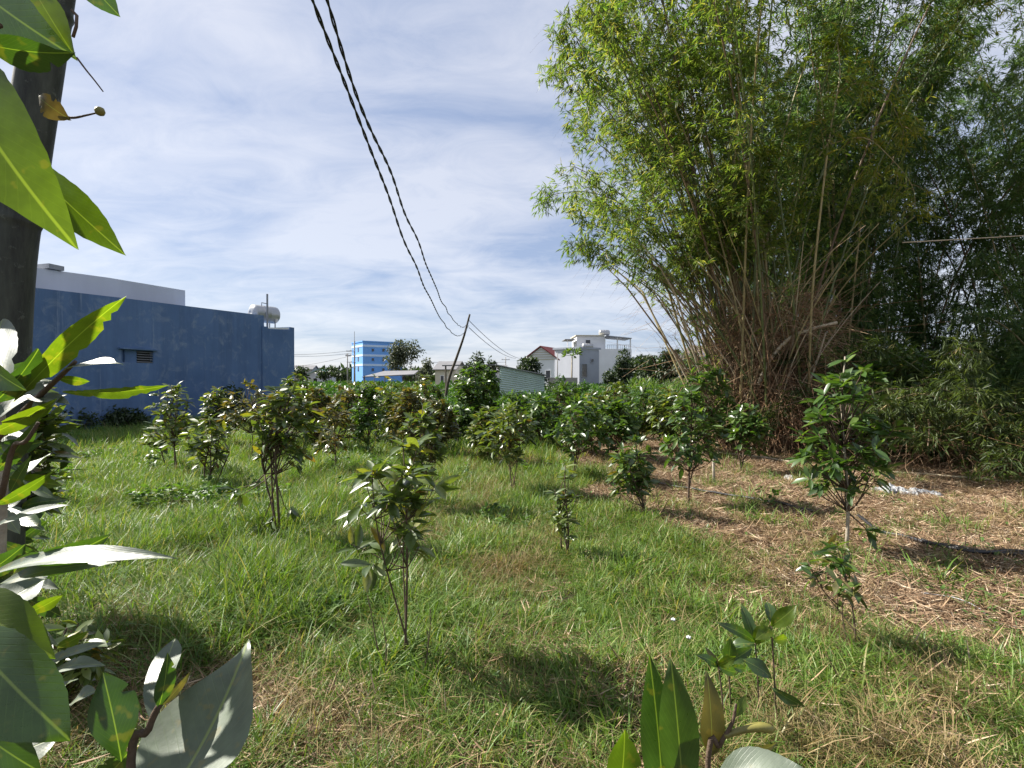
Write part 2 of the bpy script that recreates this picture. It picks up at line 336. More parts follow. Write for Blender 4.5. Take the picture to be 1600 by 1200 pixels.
XX, YY = np.meshgrid(gx, gy, indexing='ij'); ZZ = gz(XX, YY)
nx, ny = XX.shape; idx = np.arange(nx * ny).reshape(nx, ny)
Fg = np.stack([idx[:-1, :-1], idx[1:, :-1], idx[1:, 1:], idx[:-1, 1:]], -1).reshape(-1, 4)
gm = mesh_np('ground', np.stack([XX, YY, ZZ], -1).reshape(-1, 3), Fg)
mulv, barev, dryv, tallv = zones(XX, YY)
ca = gm.color_attributes.new('zone', 'FLOAT_COLOR', 'POINT')
ca.data.foreach_set('color', np.stack([mulv, barev, dryv, np.ones_like(mulv)], -1).reshape(-1).astype(np.float32))
def ground_mat():
    m, t, out = newmat('soil')
    at = N(t, 'ShaderNodeAttribute', attribute_name='zone'); s = N(t, 'ShaderNodeSeparateColor'); L(t, at.outputs['Color'], s.inputs[0])
    f1 = ramp(t, pos_noise(t, 14, 8, 0.72), [(0.35, (0, 0, 0)), (0.68, (1, 1, 1))])
    fine = ramp(t, pos_noise(t, 70, 5, 0.7, stretch=(1, 2.4, 1)), [(0.38, (0, 0, 0)), (0.66, (1, 1, 1))])
    grassy = mixc(t, f1, (0.055, 0.055, 0.022), (0.12, 0.105, 0.045))
    mulch = mixc(t, fine, (0.12, 0.075, 0.045), (0.36, 0.25, 0.155)); mulch = mixc(t, math_node(t, 'MULTIPLY', f1, 0.45), mulch, (0.26, 0.17, 0.10))
    soil = mixc(t, f1, (0.10, 0.07, 0.045), (0.28, 0.20, 0.13))
    c = mixc(t, s.outputs[0], grassy, mulch); c = mixc(t, s.outputs[1], c, soil)
    c = mixc(t, math_node(t, 'MULTIPLY', s.outputs[2], 0.45), c, (0.20, 0.15, 0.07))
    b = principled(t, c, 0.95, 0.15); bump(t, math_node(t, 'ADD', f1, math_node(t, 'MULTIPLY', fine, 0.6)), 0.8, 0.02, b)
    L(t, b.outputs[0], out.inputs[0]); return m
ground = obj('ground', gm, ground_mat()); ground['kind'] = 'structure'

# ------------------------------------------------------------------ leaves
T4 = (np.array([(0, 0), (0.42, 1), (1, 0), (0.42, -1)], float), np.array([(0, 2, 1), (0, 3, 2)]))
T10 = (np.array([(0, 0), (.3, .78), (.3, 0), (.3, -.78), (.68, .92), (.68, 0), (.68, -.92), (1, 0)], float),
       np.array([(0, 2, 1), (0, 3, 2), (1, 2, 5), (1, 5, 4), (2, 3, 6), (2, 6, 5), (4, 5, 7), (5, 6, 7)]))
class LeafSet:
    def __init__(s): s.V = []; s.F = []; s.R = []; s.n = 0
    def add(s, base, d, nrm, Ln, W, curl=0.15, fold=0.12, rnd=None, T=T4):
        base = np.asarray(base, float); n = len(base)
        if n == 0: return
        uv, F = T; d = nrmz(np.asarray(d, float)); side = nrmz(np.cross(nrm, d)); nr = np.cross(d, side)
        Ln = np.broadcast_to(Ln, (n,)); W = np.broadcast_to(W, (n,)); curl = np.broadcast_to(curl, (n,))
        u = uv[:, 0][None, :, None]; v = uv[:, 1][None, :, None]
        L1 = Ln[:, None, None]; W1 = W[:, None, None]; c1_ = curl[:, None, None]
        V = base[:, None, :] + d[:, None, :] * u * L1 + side[:, None, :] * v * W1 * 0.5 + nr[:, None, :] * (np.abs(v) * W1 * fold - c1_ * L1 * u * u)
        k = len(uv); s.V.append(V.reshape(-1, 3)); s.F.append((F[None] + (np.arange(n) * k)[:, None, None]).reshape(-1, 3) + s.n); s.n += n * k
        r = np.random.RandomState(n % 9999).rand(n) if rnd is None else rnd
        s.R.append(np.repeat(r, k))
    def mesh(s, name, origin):
        V = np.concatenate(s.V) - np.array(origin)[None]; return mesh_np(name, V, np.concatenate(s.F), np.concatenate(s.R))
    def put(s, name, mat, parent, kind='stuff'):
        org = parent.location if parent is not None else (0, 0, 0)
        o = obj(name, s.mesh(name, tuple(org)), mat, parent)
        if kind: o['kind'] = kind
        return o
def randdir(rng, n):
    v = rng.normal(size=(n, 3)); return nrmz(v)
def leaf_frames(rng, pos, tdir, m, Lr, wr, spread=(45, 85), droop=0.12):
    """whorls of m leaves round each twig end"""
    k = len(pos); pos = np.repeat(pos, m, 0); tdir = nrmz(np.repeat(tdir, m, 0)); n = k * m
    a = np.cross(tdir, randdir(rng, n)); a = nrmz(a); b = np.cross(tdir, a)
    az = np.tile(np.arange(m) * 2.4, k) + rng.rand(n) * 0.9
    th = np.radians(rng.uniform(*spread, n))
    d = tdir * np.cos(th)[:, None] + (a * np.cos(az)[:, None] + b * np.sin(az)[:, None]) * np.sin(th)[:, None]
    d[:, 2] -= rng.uniform(0, droop * 3, n); d = nrmz(d)
    up = np.tile(np.array([0, 0, 1.0]), (n, 1)) + rng.normal(size=(n, 3)) * 0.42
    nr = nrmz(up - d * np.sum(up * d, 1, keepdims=True))
    base = pos - tdir * rng.uniform(0, 0.06, n)[:, None]
    Ln = rng.uniform(*Lr, n); W = Ln * rng.uniform(*wr, n); cu = rng.uniform(0.0, 0.3, n)
    return base, d, nr, Ln, W, cu
# leaf meshes shared by the leaf parts of the nearer saplings
def detail_leaf(name, length, width, curl, fold, wave, seed, nu=10, serr=0.05, holes=0.0, twist=0.0, shape=1.0):
    rng = random.Random(seed); V = []; F = []; UV = []
    cols = (-1, -0.55, 0, 0.55, 1)
    nm = [rng.uniform(0, 6.28) for _ in range(4)]
    for i in range(nu + 1):
        u = i / nu
        w = (math.sin(math.pi * min(1, u ** shape)) ** (0.72 if u ** shape < .5 else 1.0)) if 0 < u < 1 else 0
        w = max(w * (1.0 + 0.12 * math.sin(u * 3.1 + nm[3])), 0.03 if u < 0.5 else 0.004)
        for c in cols:
            e = 1 + (serr * (1 if i % 2 else -1) + rng.uniform(-serr, serr)) * (1 if abs(c) == 1 else 0)
            if abs(c) == 1 and holes and rng.random() < holes: e *= rng.uniform(0.55, 0.8)
            y = c * w * e * width / 2
            z = fold * abs(y) - curl * length * u * u + wave * width * math.sin(u * 9 + nm[0] + (1.6 if c > 0 else 0)) * abs(c) * (0.5 if abs(c) < 1 else 1)
            a = twist * u
            V.append((u * length, y * math.cos(a) - z * math.sin(a), y * math.sin(a) + z * math.cos(a))); UV.append((u, 0.5 + c * 0.5 * max(w, 0.05)))
    for i in range(nu):
        for j in range(4):
            a = i * 5 + j; F.append((a, a + 5, a + 6, a + 1))
    m = bpy.data.meshes.new(name); m.from_pydata(V, [], F)
    uvl = m.uv_layers.new(name='UVMap')
    li = np.empty(len(m.loops), dtype=np.int32); m.loops.foreach_get('vertex_index', li)
    uvl.data.foreach_set('uv', np.array(UV)[li].ravel()); m.polygons.foreach_set('use_smooth', [True] * len(F)); m.update(); return m
def shared_leaves(prefix, mat, seed, n=7, nu=6):
    out = []
    for k in range(n):
        r = random.Random(seed + k)
        m = detail_leaf('leaf', 1.0, r.uniform(0.28, 0.38), r.uniform(0.02, 0.30), r.uniform(0.1, 0.45), 0.04, seed + k, nu=nu, serr=0.03)
        m.materials.append(mat); out.append(m)
    return out
LM = {'sapling_leaf': shared_leaves('sapling', M['sapling_leaf'], 100), 'green_leaf': shared_leaves('green', M['green_leaf'], 200), 'rusty_leaf': shared_leaves('rusty', M['rusty_leaf'], 300)}
def leaf_objects(parent, mats, frames, rng, limit=295):
    base, d, nr, Ln, W, cu = frames; n = len(base); order = rng.permutation(n)[:limit]
    side = np.cross(nr, d); org = np.array(parent.location)
    for i in order:
        me = LM[mats[rng.randint(len(mats))]]; me = me[rng.randint(len(me))]
        o = bpy.data.objects.new('leaf', me); col.objects.link(o); o.parent = parent
        s = Ln[i]; dd, ss, nn = d[i], side[i], nr[i]; b = base[i] - org
        o.matrix_local = Matrix(((dd[0] * s, ss[0] * s, nn[0] * s, b[0]), (dd[1] * s, ss[1] * s, nn[1] * s, b[1]), (dd[2] * s, ss[2] * s, nn[2] * s, b[2]), (0, 0, 0, 1)))
    return order

def curve_pts(a, b, n, rng, wob, sag=0.0):
    a = Vector(a); b = Vector(b); out = []
    w1 = Vector([rng.uniform(-wob, wob) for _ in range(3)]); w2 = Vector([rng.uniform(-wob, wob) for _ in range(3)])
    for i in range(n + 1):
        t = i / n; out.append(a.lerp(b, t) + w1 * math.sin(t * math.pi) + w2 * math.sin(t * 2 * math.pi) * 0.6 + Vector((0, 0, sag * math.sin(t * math.pi))))
    return out

def sapling(label, bx, by, top, x0, x1, low, seed, mats=('sapling_leaf',), clusters=26, per=7, leaf=(0.11, 0.17), stems=1,
            near=False, name='sapling', cat='sapling', group='young fruit trees planted in rows', stemmat='stem', stem_r=0.011,
            extra=(), depth=None, shell=0.2, lean=0.0, cone=0.15, kind_leaf=T10, full=1.45):
    rng = np.random.RandomState(seed); rr = random.Random(seed); clusters = int(clusters * full)
    g = G(bx, by)
    top -= 9
    if depth:
        g = P(bx, by, depth); g.z = 0
    d = g.y; s = d / 800.0
    z0 = float(gz(g.x, g.y)); root = thing(name, (g.x, g.y, z0), label, cat, group)
    ztop = CAM_Z + (594 - top) * s; zlow = max(CAM_Z + (594 - low) * s, z0 + 0.12)
    xc = ((x0 + x1) / 2 - 800) * s; hw = (x1 - x0) / 2 * s; hd = hw * rr.uniform(0.8, 1.0)
    yc = g.y + rr.uniform(-0.08, 0.08); zc = (ztop + zlow) / 2; hz = (ztop - zlow) / 2
    pts = []
    while len(pts) < clusters:
        v = rng.uniform(-1, 1, 3); r = np.linalg.norm(v)
        if r > 1 or r < shell: continue
        nar = 1 - cone * (v[2] * 0.5 + 0.5) if cone >= 0 else 1 + cone * (0.5 - v[2] * 0.5)
        pts.append((xc + v[0] * hw * 0.98 * nar, yc + v[1] * hd * 0.98 * nar, zc + v[2] * hz * 0.92))
    top_p = (xc + lean * hw * 0.3, yc, ztop - leaf[0] * 0.5); pts[0] = top_p
    for (ex, ey, dd) in extra: q = P(ex, ey, d + dd); pts.append((q.x, q.y, q.z))
    pts = np.array(pts); ax = np.array((xc, yc, 0)); cd = pts - np.array((xc, yc, zc - hz * 0.7)); cd[:, 2] += 0.35 * hz
    cd = nrmz(cd); cd = nrmz(cd + rng.normal(size=cd.shape) * 0.25); cd[0] = (0, 0, 1)
    # stems
    axis = curve_pts((g.x, g.y, z0 - 0.03), top_p, 9, rr, 0.035 * (ztop - z0))
    stem_axes = []
    for k in range(stems):
        if k == 0: a = axis
        else:
            tgt = Vector(pts[rr.randrange(1, clusters)]); off = Vector((rr.uniform(-.05, .05), rr.uniform(-.05, .05), 0))
            a = curve_pts(Vector((g.x, g.y, z0 - 0.03)) + off, tgt, 8, rr, 0.03)
        rad = [stem_r * (1 - 0.62 * i / (len(a) - 1)) * (1 if k == 0 else 0.8) for i in range(len(a))]
        Geo().tube(a, rad, 7 if near else 5).put('trunk', M[stemmat], root, True); stem_axes.append(a)
    # branches
    tw = Geo()
    for i in range(1, len(pts)):
        p = Vector(pts[i]); a = stem_axes[i % len(stem_axes)]
        lim = p.z - 0.25 * hw - 0.04; cand = [q for q in a if q.z <= lim and q.z > max(z0 + 0.08, min(zlow - .12, p.z - .1))] or [min(a, key=lambda q: abs(q.z - max(zlow - .08, min(p.z - .12, ztop))))]
        q = cand[-1] if rr.random() < 0.7 else rr.choice(cand[-3:])
        ln = (p - q).length; bp = curve_pts(q, p, 4, rr, ln * 0.05, -ln * 0.06)
        rad = [stem_r * 0.42 * (1 - 0.6 * j / 4) + 0.0008 for j in range(5)]
        if near: Geo().tube(bp, rad, 5).put('branch', M['stem'], root, True)
        else: tw.tube(bp, rad, 3, False)
    if not near:
        o = tw.put('twigs', M['twig'], root, True); o['kind'] = 'stuff'
    fr = leaf_frames(rng, pts, cd, per, leaf, (0.30, 0.40))
    if near:
        order = leaf_objects(root, mats, fr, rng)
        rest = np.setdiff1d(np.arange(len(fr[0])), order)
        if len(rest):
            ls = LeafSet(); ls.add(*[f[rest] for f in fr[:5]], curl=fr[5][rest], T=T10, rnd=rng.rand(len(rest))); ls.put('foliage', M[mats[0]], root)
    else:
        ls = LeafSet(); ls.add(*fr[:5], curl=fr[5], T=kind_leaf, rnd=rng.rand(len(fr[0]))); ls.put('foliage', M[mats[0]], root)
    return root

# ------------------------------------------------------------------ grass and litter (geometry nodes)
hidden = bpy.data.collections.new('tuft_sources')
def blade_tuft(name, n, R, hr, wr, lean, seed, mat, seg=3, flat=0.0):
    rng = np.random.RandomState(seed); V = []; F = []; Rn = []
    for k in range(n):
        a = rng.rand() * 6.283; r = R * math.sqrt(rng.rand()); b = np.array([math.cos(a) * r, math.sin(a) * r, -0.01])
        a2 = rng.rand() * 6.283; h = rng.uniform(*hr); w = rng.uniform(*wr); le = rng.uniform(*lean)
        hd = np.array([math.cos(a2), math.sin(a2), 0]); sd = np.array([-hd[1], hd[0], 0]); a3 = rng.rand() * 3.14
        sd = sd * math.cos(a3 * 0.3) + hd * math.sin(a3 * 0.3)
        n0 = len(V); rv = rng.rand()
        for i in range(seg):
            u = i / seg; p = b + hd * h * le * (u ** 1.8) + np.array([0, 0, h * (u - 0.45 * le * u * u) * (1 - flat)])
            ww = w * (1 - 0.5 * u)
            V.append(p - sd * ww / 2); V.append(p + sd * ww / 2); Rn += [rv, rv]
        V.append(b + hd * h * le + np.array([0, 0, h * (1 - 0.45 * le) * (1 - flat)])); Rn.append(rv)
        for i in range(seg - 1):
            a_ = n0 + 2 * i; F += [(a_, a_ + 1, a_ + 3), (a_, a_ + 3, a_ + 2)]
        a_ = n0 + 2 * (seg - 1); F.append((a_, a_ + 1, a_ + 2))
    o = bpy.data.objects.new(name, mesh_np(name, np.array(V), np.array(F), np.array(Rn))); o.data.materials.append(mat); hidden.objects.link(o); return o
def litter_patch(name, n, R, lr, wr, seed, mat, zr=(0.002, 0.03)):
    rng = np.random.RandomState(seed); ls = LeafSet()
    a = rng.rand(n) * 6.283; r = R * np.sqrt(rng.rand(n)); base = np.stack([np.cos(a) * r, np.sin(a) * r, rng.uniform(*zr, n)], 1)
    d = randdir(rng, n); d[:, 2] *= 0.16; d = nrmz(d); nr = np.array([[0, 0, 1.0]]) + rng.normal(size=(n, 3)) * 0.3
    nr = nrmz(nr - d * np.sum(nr * d, 1, keepdims=True))
    Ln = rng.uniform(*lr, n); ls.add(base, d, nr, Ln, rng.uniform(*wr, n), curl=rng.uniform(-0.25, 0.25, n), fold=0.25, rnd=rng.rand(n))
    o = bpy.data.objects.new(name, ls.mesh(name, (0, 0, 0))); o.data.materials.append(mat); hidden.objects.link(o); return o
def weed_plant(name, n, R, lr, seed, mat, h=0.06):
    rng = np.random.RandomState(seed); ls = LeafSet(); k = max(2, n // 6)
    pos = np.stack([rng.uniform(-R, R, k), rng.uniform(-R, R, k), rng.uniform(0.02, h, k)], 1)
    td = nrmz(np.array([[0, 0, 1.0]]) + rng.normal(size=(k, 3)) * 0.3)
    fr = leaf_frames(rng, pos, td, 6, lr, (0.4, 0.6), (60, 85), 0.05); ls.add(*fr[:5], curl=fr[5], T=T10, rnd=rng.rand(len(fr[0])))
    o = bpy.data.objects.new(name, ls.mesh(name, (0, 0, 0))); o.data.materials.append(mat); hidden.objects.link(o); return o

def scatter(name, label, cat, sources, pts, scl, seed, tilt=0.12):
    """one object whose points carry copies of the small source meshes"""
    rng = np.random.RandomState(seed); n = len(pts)
    z = gz(pts[:, 0], pts[:, 1]); V = np.stack([pts[:, 0], pts[:, 1], z], 1)
    m = bpy.data.meshes.new(name); m.vertices.add(n); m.vertices.foreach_set('co', V.astype(np.float32).ravel())
    def at(nm, tp, data, key):
        a = m.attributes.new(nm, tp, 'POINT'); a.data.foreach_set(key, np.ascontiguousarray(data).ravel())
    at('prot', 'FLOAT_VECTOR', np.stack([rng.normal(size=n) * tilt, rng.normal(size=n) * tilt, rng.rand(n) * 6.283], 1).astype(np.float32), 'vector')
    at('pscl', 'FLOAT_VECTOR', scl.astype(np.float32), 'vector')
    at('pidx', 'INT', rng.randint(0, len(sources), n).astype(np.int32), 'value')
    c = bpy.data.collections.new(name + '_sources')
    for s in sources:
        if s.name not in c.objects: c.objects.link(s)
    ng = bpy.data.node_groups.new(name + '_scatter', 'GeometryNodeTree')
    ng.interface.new_socket('Geometry', in_out='INPUT', socket_type='NodeSocketGeometry'); ng.interface.new_socket('Geometry', in_out='OUTPUT', socket_type='NodeSocketGeometry')
    gi = ng.nodes.new('NodeGroupInput'); go = ng.nodes.new('NodeGroupOutput'); iop = ng.nodes.new('GeometryNodeInstanceOnPoints')
    ci = ng.nodes.new('GeometryNodeCollectionInfo'); ci.inputs['Collection'].default_value = c; ci.inputs['Separate Children'].default_value = True; ci.inputs['Reset Children'].default_value = True
    def na(nm, dt):
        a = ng.nodes.new('GeometryNodeInputNamedAttribute'); a.data_type = dt; a.inputs['Name'].default_value = nm; return a.outputs['Attribute']
    lk = ng.links.new
    lk(gi.outputs[0], iop.inputs['Points']); lk(ci.outputs[0], iop.inputs['Instance']); iop.inputs['Pick Instance'].default_value = True
    lk(na('pidx', 'INT'), iop.inputs['Instance Index'])
    er = ng.nodes.new('FunctionNodeEulerToRotation'); lk(na('prot', 'FLOAT_VECTOR'), er.inputs[0]); lk(er.outputs[0], iop.inputs['Rotation'])
    lk(na('pscl', 'FLOAT_VECTOR'), iop.inputs['Scale']); lk(iop.outputs[0], go.inputs[0])
    o = obj(name, m); md = o.modifiers.new('scatter', 'NODES'); md.node_group = ng
    tag(o, label, cat, kind='stuff'); return o
def sample_area(rng, n, y0, y1, side=1.18, pad=1.0, power=1.0):
    y = y0 + (y1 - y0) * rng.rand(n) ** power; x = (rng.rand(n) * 2 - 1) * (y * side + pad); return np.stack([x, y], 1)
def pick(rng, pts, prob): return rng.rand(len(pts)) < prob

rg = np.random.RandomState(5)
short = [blade_tuft('grass_tuft', 30, 0.085, (0.05, 0.21), (0.0034, 0.0078), (0.15, 1.3), 20 + i, M['grass']) for i in range(5)]
far_short = [blade_tuft('grass_tuft', 30, 0.16, (0.10, 0.26), (0.007, 0.012), (0.2, 1.0), 40 + i, M['grass'], 2) for i in range(4)]
talls = [blade_tuft('tall_grass_tuft', 28, 0.11, (0.12, 0.46), (0.0036, 0.0085), (0.1, 1.3), 60 + i, M['tall_grass'], 4) for i in range(5)]
far_tall = [blade_tuft('tall_grass_tuft', 30, 0.2, (0.2, 0.5), (0.007, 0.012), (0.15, 0.8), 80 + i, M['tall_grass'], 3) for i in range(4)]
drys = [blade_tuft('dry_tuft', 28, 0.10, (0.08, 0.30), (0.0025, 0.005), (0.4, 1.5), 90 + i, M['dry_grass'], 3) for i in range(4)]
lits = [litter_patch('litter_patch', 70, 0.17, (0.015, 0.15), (0.002, 0.010), 120 + i, M['litter']) for i in range(5)]
straw = [litter_patch('straw_patch', 26, 0.16, (0.04, 0.17), (0.0012, 0.0032), 140 + i, M['litter'], (0.004, 0.05)) for i in range(4)]
weeds = [weed_plant('weed_plant', 24, 0.07, (0.02, 0.05), 160 + i, M['weed']) for i in range(4)]

def do_grass():
    A = []; S = []; B = []; SB = []
    for (y0, y1, n, f) in ((1.7, 3.2, 7500, 1), (3.2, 5.5, 12000, 1), (5.5, 9, 14000, 1)):
        p = sample_area(rg, n, y0, y1); mul, bare, dry, tall = zones(p[:, 0], p[:, 1])
        k = pick(rg, p, np.clip((1 - mul * np.clip(.86 + .03 * p[:, 1], .9, .985)) * (1 - .5 * np.clip((p[:, 0] - .6) / 1.2, 0, 1) * np.clip((4.8 - p[:, 1]) / 1.2, 0, 1)) * (1 - bare * 0.85) * (0.15 + 1.3 * fbm(p[:, 0] + 11, p[:, 1], 2.6)) * (1 - .45 * dry), 0, 1)); p = p[k]; t = tall[k]
        s = (0.65 + 0.55 * rg.rand(len(p))) * (0.25 + 1.6 * fbm(p[:, 0], p[:, 1] + 33, 2.1)) * (1 - .3 * np.clip((3.6 - p[:, 1]) / 1.2, 0, 1)); A.append(p); S.append(np.stack([s * 1.15, s * 1.15, s * (0.95 + 0.6 * t)], 1))
    A = np.concatenate(A); S = np.concatenate(S)
    scatter('grass', 'short green grass covering the ground between the saplings', 'grass', short, A, S, 1)
    p = sample_area(rg, 16000, 9, 27, 1.1); mul, bare, dry, tall = zones(p[:, 0], p[:, 1]); k = pick(rg, p, (1 - mul) * (1 - 0.5 * dry)); p = p[k]
    s = 0.7 + 0.7 * rg.rand(len(p)); scatter('distant_grass', 'green grass in the back part of the plot by the blue wall', 'grass', far_short, p, np.stack([s, s, s], 1), 2)
    for (y0, y1, n) in ((2.6, 5.5, 5200), (5.5, 9.5, 7500)):
        p = sample_area(rg, n, y0, y1); mul, bare, dry, tall = zones(p[:, 0], p[:, 1]); k = pick(rg, p, tall * (1 - mul) * (1 - bare)); p = p[k]; t = tall[k]
        s = (0.55 + 0.5 * rg.rand(len(p))) * (.55 + .9 * fbm(p[:, 0] + 44, p[:, 1], 1.9)); B.append(p); SB.append(np.stack([s, s, s * (0.65 + 0.35 * t)], 1))
    scatter('tall_grass', 'tall fine grass growing thick on the left of the plot', 'grass', talls, np.concatenate(B), np.concatenate(SB), 3)
    p = sample_area(rg, 11000, 9.5, 26, 1.1); mul, bare, dry, tall = zones(p[:, 0], p[:, 1]); k = pick(rg, p, tall * (1 - mul) * 0.8); p = p[k]
    s = 0.55 + 0.5 * rg.rand(len(p)); scatter('distant_tall_grass', 'tall pale grass between the back rows of saplings', 'grass', far_tall, p, np.stack([s, s, s], 1), 4)
    p = sample_area(rg, 16000, 2.0, 15); mul, bare, dry, tall = zones(p[:, 0], p[:, 1]); k = pick(rg, p, np.clip((dry * 1.2 + 0.16 + 0.15 * mul + bare * 0.25) * (1 - 0.75 * mul), 0, 1)); p = p[k]
    s = 0.6 + 0.6 * rg.rand(len(p)); scatter('dry_grass', 'tan dried grass mixed into the green', 'grass', drys, p, np.stack([s, s, s * 0.85], 1), 5)
    p = sample_area(rg, 22000, 1.9, 15); mul, bare, dry, tall = zones(p[:, 0], p[:, 1]); k = pick(rg, p, np.clip(mul * (0.35 + 1.3 * (fbm(p[:, 0] + 4, p[:, 1] + 8, 2.0) - .1)) + bare * 0.5 + 0.06, 0, 1)); p = p[k]
    s = 0.7 + 0.6 * rg.rand(len(p)); scatter('leaf_litter', 'brown dead bamboo leaves carpeting the bare right part of the plot', 'leaf litter', lits, p, np.stack([s, s, s], 1), 6, 0.05)
    p = sample_area(rg, 9000, 1.9, 14); mul, bare, dry, tall = zones(p[:, 0], p[:, 1]); k = pick(rg, p, np.clip(mul * 0.6 + bare * 0.8 + 0.22 * np.clip((4.5 - p[:, 1]) / 2, 0, 1), 0, 1)); p = p[k]
    s = 0.7 + 0.6 * rg.rand(len(p)); scatter('straw', 'pale dry straw strewn over soil and grass', 'straw', straw, p, np.stack([s, s, s], 1), 7, 0.06)
    p = sample_area(rg, 4600, 2.0, 9); mul, bare, dry, tall = zones(p[:, 0], p[:, 1])
    clump = np.clip((fbm(p[:, 0] + 5, p[:, 1] + 60, 1.7) - 0.48) * 6, 0, 1); k = pick(rg, p, np.clip(clump * (0.22 + 0.9 * mul * np.clip((6.5 - p[:, 1]) / 2, 0, 1)), 0, 1)); p = p[k]
    s = 0.6 + 0.7 * rg.rand(len(p)); scatter('low_weeds', 'small bright green broad leaved weeds on the brown litter', 'weeds', weeds, p, np.stack([s, s, s], 1), 8)
do_grass()
def do_weeds():
    rg2 = np.random.RandomState(77)
    big = [weed_plant('broad_weed', 42, 0.14, (0.04, 0.09), 260 + i, M['weed'], 0.24) for i in range(4)]
    p = sample_area(rg2, 5200, 3.4, 16, 1.05); mul, bare, dry, tall = zones(p[:, 0], p[:, 1]); cl = np.clip((fbm(p[:, 0] + 90, p[:, 1] + 2, 1.2) - .5) * 6, 0, 1)
    k = pick(rg2, p, cl * (1 - mul) * np.clip(.25 - p[:, 0] * .2, .06, .8)); p = p[k]; s = .6 + .7 * rg2.rand(len(p))
    scatter('tall_weeds', 'patches of broad leaved green weeds rising among the tall grass', 'weeds', big, p, np.stack([s, s, s], 1), 9)
do_weeds()

# ------------------------------------------------------------------ blue building on the left
W0 = Vector((-10.54, 24.8, 0)); W1 = Vector((-14.15, 11.9, 0))
wu = (W1 - W0).normalized(); wn = Vector((-wu.y, wu.x, 0))       # along the wall towards the camera side, and into the building
if wn.x > 0: wn = -wn
def wall_at(px):                       # distance along the wall from the far corner for an image column
    r = (px - 800) / 800; t = (r * W0.y - W0.x) / (wu.x - r * wu.y); q = W0 + wu * t; return t, q.y
def wz(px, py): t, d = wall_at(px); return t, CAM_Z + (594 - py) * d / 800
bb = thing('blue_building', (W0.x, W0.y, 0), 'large windowless blue rendered building with a paler block on its roof, left of the plot', 'building')
prof = [(0, wz(460, 512)[1]), wz(453, 511), wz(452, 516), wz(413, 513), wz(412.6, 493), wz(290, 478), wz(195, 466), wz(50, 449)]
tl, hl = prof[-1]; prof.append((tl + 3.2, hl + (hl - prof[-2][1]) / (tl - prof[-2][0]) * 3.2))
DEP = 9.0
tv, zv = wz(240, 549); tv0, zv0 = wz(190, 566)
def wall_block(profile, depth, off, name, mat, zb=-0.5, hole=None):
    g = Geo(); ts = [p[0] for p in profile]
    base = lambda t, o, z: W0 + wu * t + wn * o + Vector((0, 0, z))
    cuts = sorted(set(ts + ([hole[0], hole[1]] if hole else [])))
    hz_ = lambda t: float(np.interp(t, ts, [p[1] for p in profile]))
    for a, b in zip(cuts[:-1], cuts[1:]):
        if hole and a >= hole[0] - 1e-6 and b <= hole[1] + 1e-6:
            g.quad(base(a, off, zb), base(b, off, zb), base(b, off, hole[2]), base(a, off, hole[2]))
            g.quad(base(a, off, hole[3]), base(b, off, hole[3]), base(b, off, hz_(b)), base(a, off, hz_(a)))
            dd = 0.18
            g.quad(base(a, off, hole[2]), base(b, off, hole[2]), base(b, off + dd, hole[2]), base(a, off + dd, hole[2]))
            g.quad(base(a, off, hole[3]), base(b, off, hole[3]), base(b, off + dd, hole[3]), base(a, off + dd, hole[3]))
            for q in (a, b): g.quad(base(q, off, hole[2]), base(q, off + dd, hole[2]), base(q, off + dd, hole[3]), base(q, off, hole[3]))
        else: g.quad(base(a, off, zb), base(b, off, zb), base(b, off, hz_(b)), base(a, off, hz_(a)))
        g.quad(base(a, off, hz_(a)), base(b, off, hz_(b)), base(b, off + depth, hz_(b)), base(a, off + depth, hz_(a)))
        g.quad(base(a, off + depth, zb), base(b, off + depth, zb), base(b, off + depth, hz_(b)), base(a, off + depth, hz_(a)))
    for t in (cuts[0], cuts[-1]): g.quad(base(t, off, zb), base(t, off + depth, zb), base(t, off + depth, hz_(t)), base(t, off, hz_(t)))
    return g.put(name, mat, bb)
h0, h1 = sorted((tv, tv0))
wall_block(prof, DEP, 0.0, 'wall', M['blue_render'], hole=(h0, h1, min(zv, zv0), max(zv, zv0)))
sz0, sz1 = min(zv, zv0), max(zv, zv0); hm = h0 + (h1 - h0) * 0.5
def wp(t, o, z): return W0 + wu * t + wn * o + Vector((0, 0, z))
g = Geo(); g.hexa([wp(h0 - .12, -.10, sz1 + .02), wp(h1 + .12, -.10, sz1 + .02), wp(h1 + .12, .0, sz1 + .02), wp(h0 - .12, .0, sz1 + .02), wp(h0 - .12, -.10, sz1 + .07), wp(h1 + .12, -.10, sz1 + .07), wp(h1 + .12, .0, sz1 + .07), wp(h0 - .12, .0, sz1 + .07)]); g.put('window_ledge', M['blue_render'], bb)
g = Geo(); g.quad(wp(h0, .16, sz0), wp(hm, .16, sz0), wp(hm, .16, sz1), wp(h0, .16, sz1)); wnd = g.put('window', M['dark_hole'], bb)
for k in range(5):
    z = sz0 + (k + 0.5) * (sz1 - sz0) / 5; g = Geo(); a, b = h0 + 0.01, hm
    g.hexa([wp(a, .02, z - .02), wp(b, .02, z - .02), wp(b, .12, z + .02), wp(a, .12, z + .02), wp(a, .02, z - .01), wp(b, .02, z - .01), wp(b, .12, z + .03), wp(a, .12, z + .03)]); g.put('louvre', M['grey_metal'], bb)
g = Geo(); g.quad(wp(hm, .06, sz0), wp(h1, .06, sz0), wp(h1, .06, sz1), wp(hm, .06, sz1)); o = g.put('blocked_window', M['blue_render'], bb)
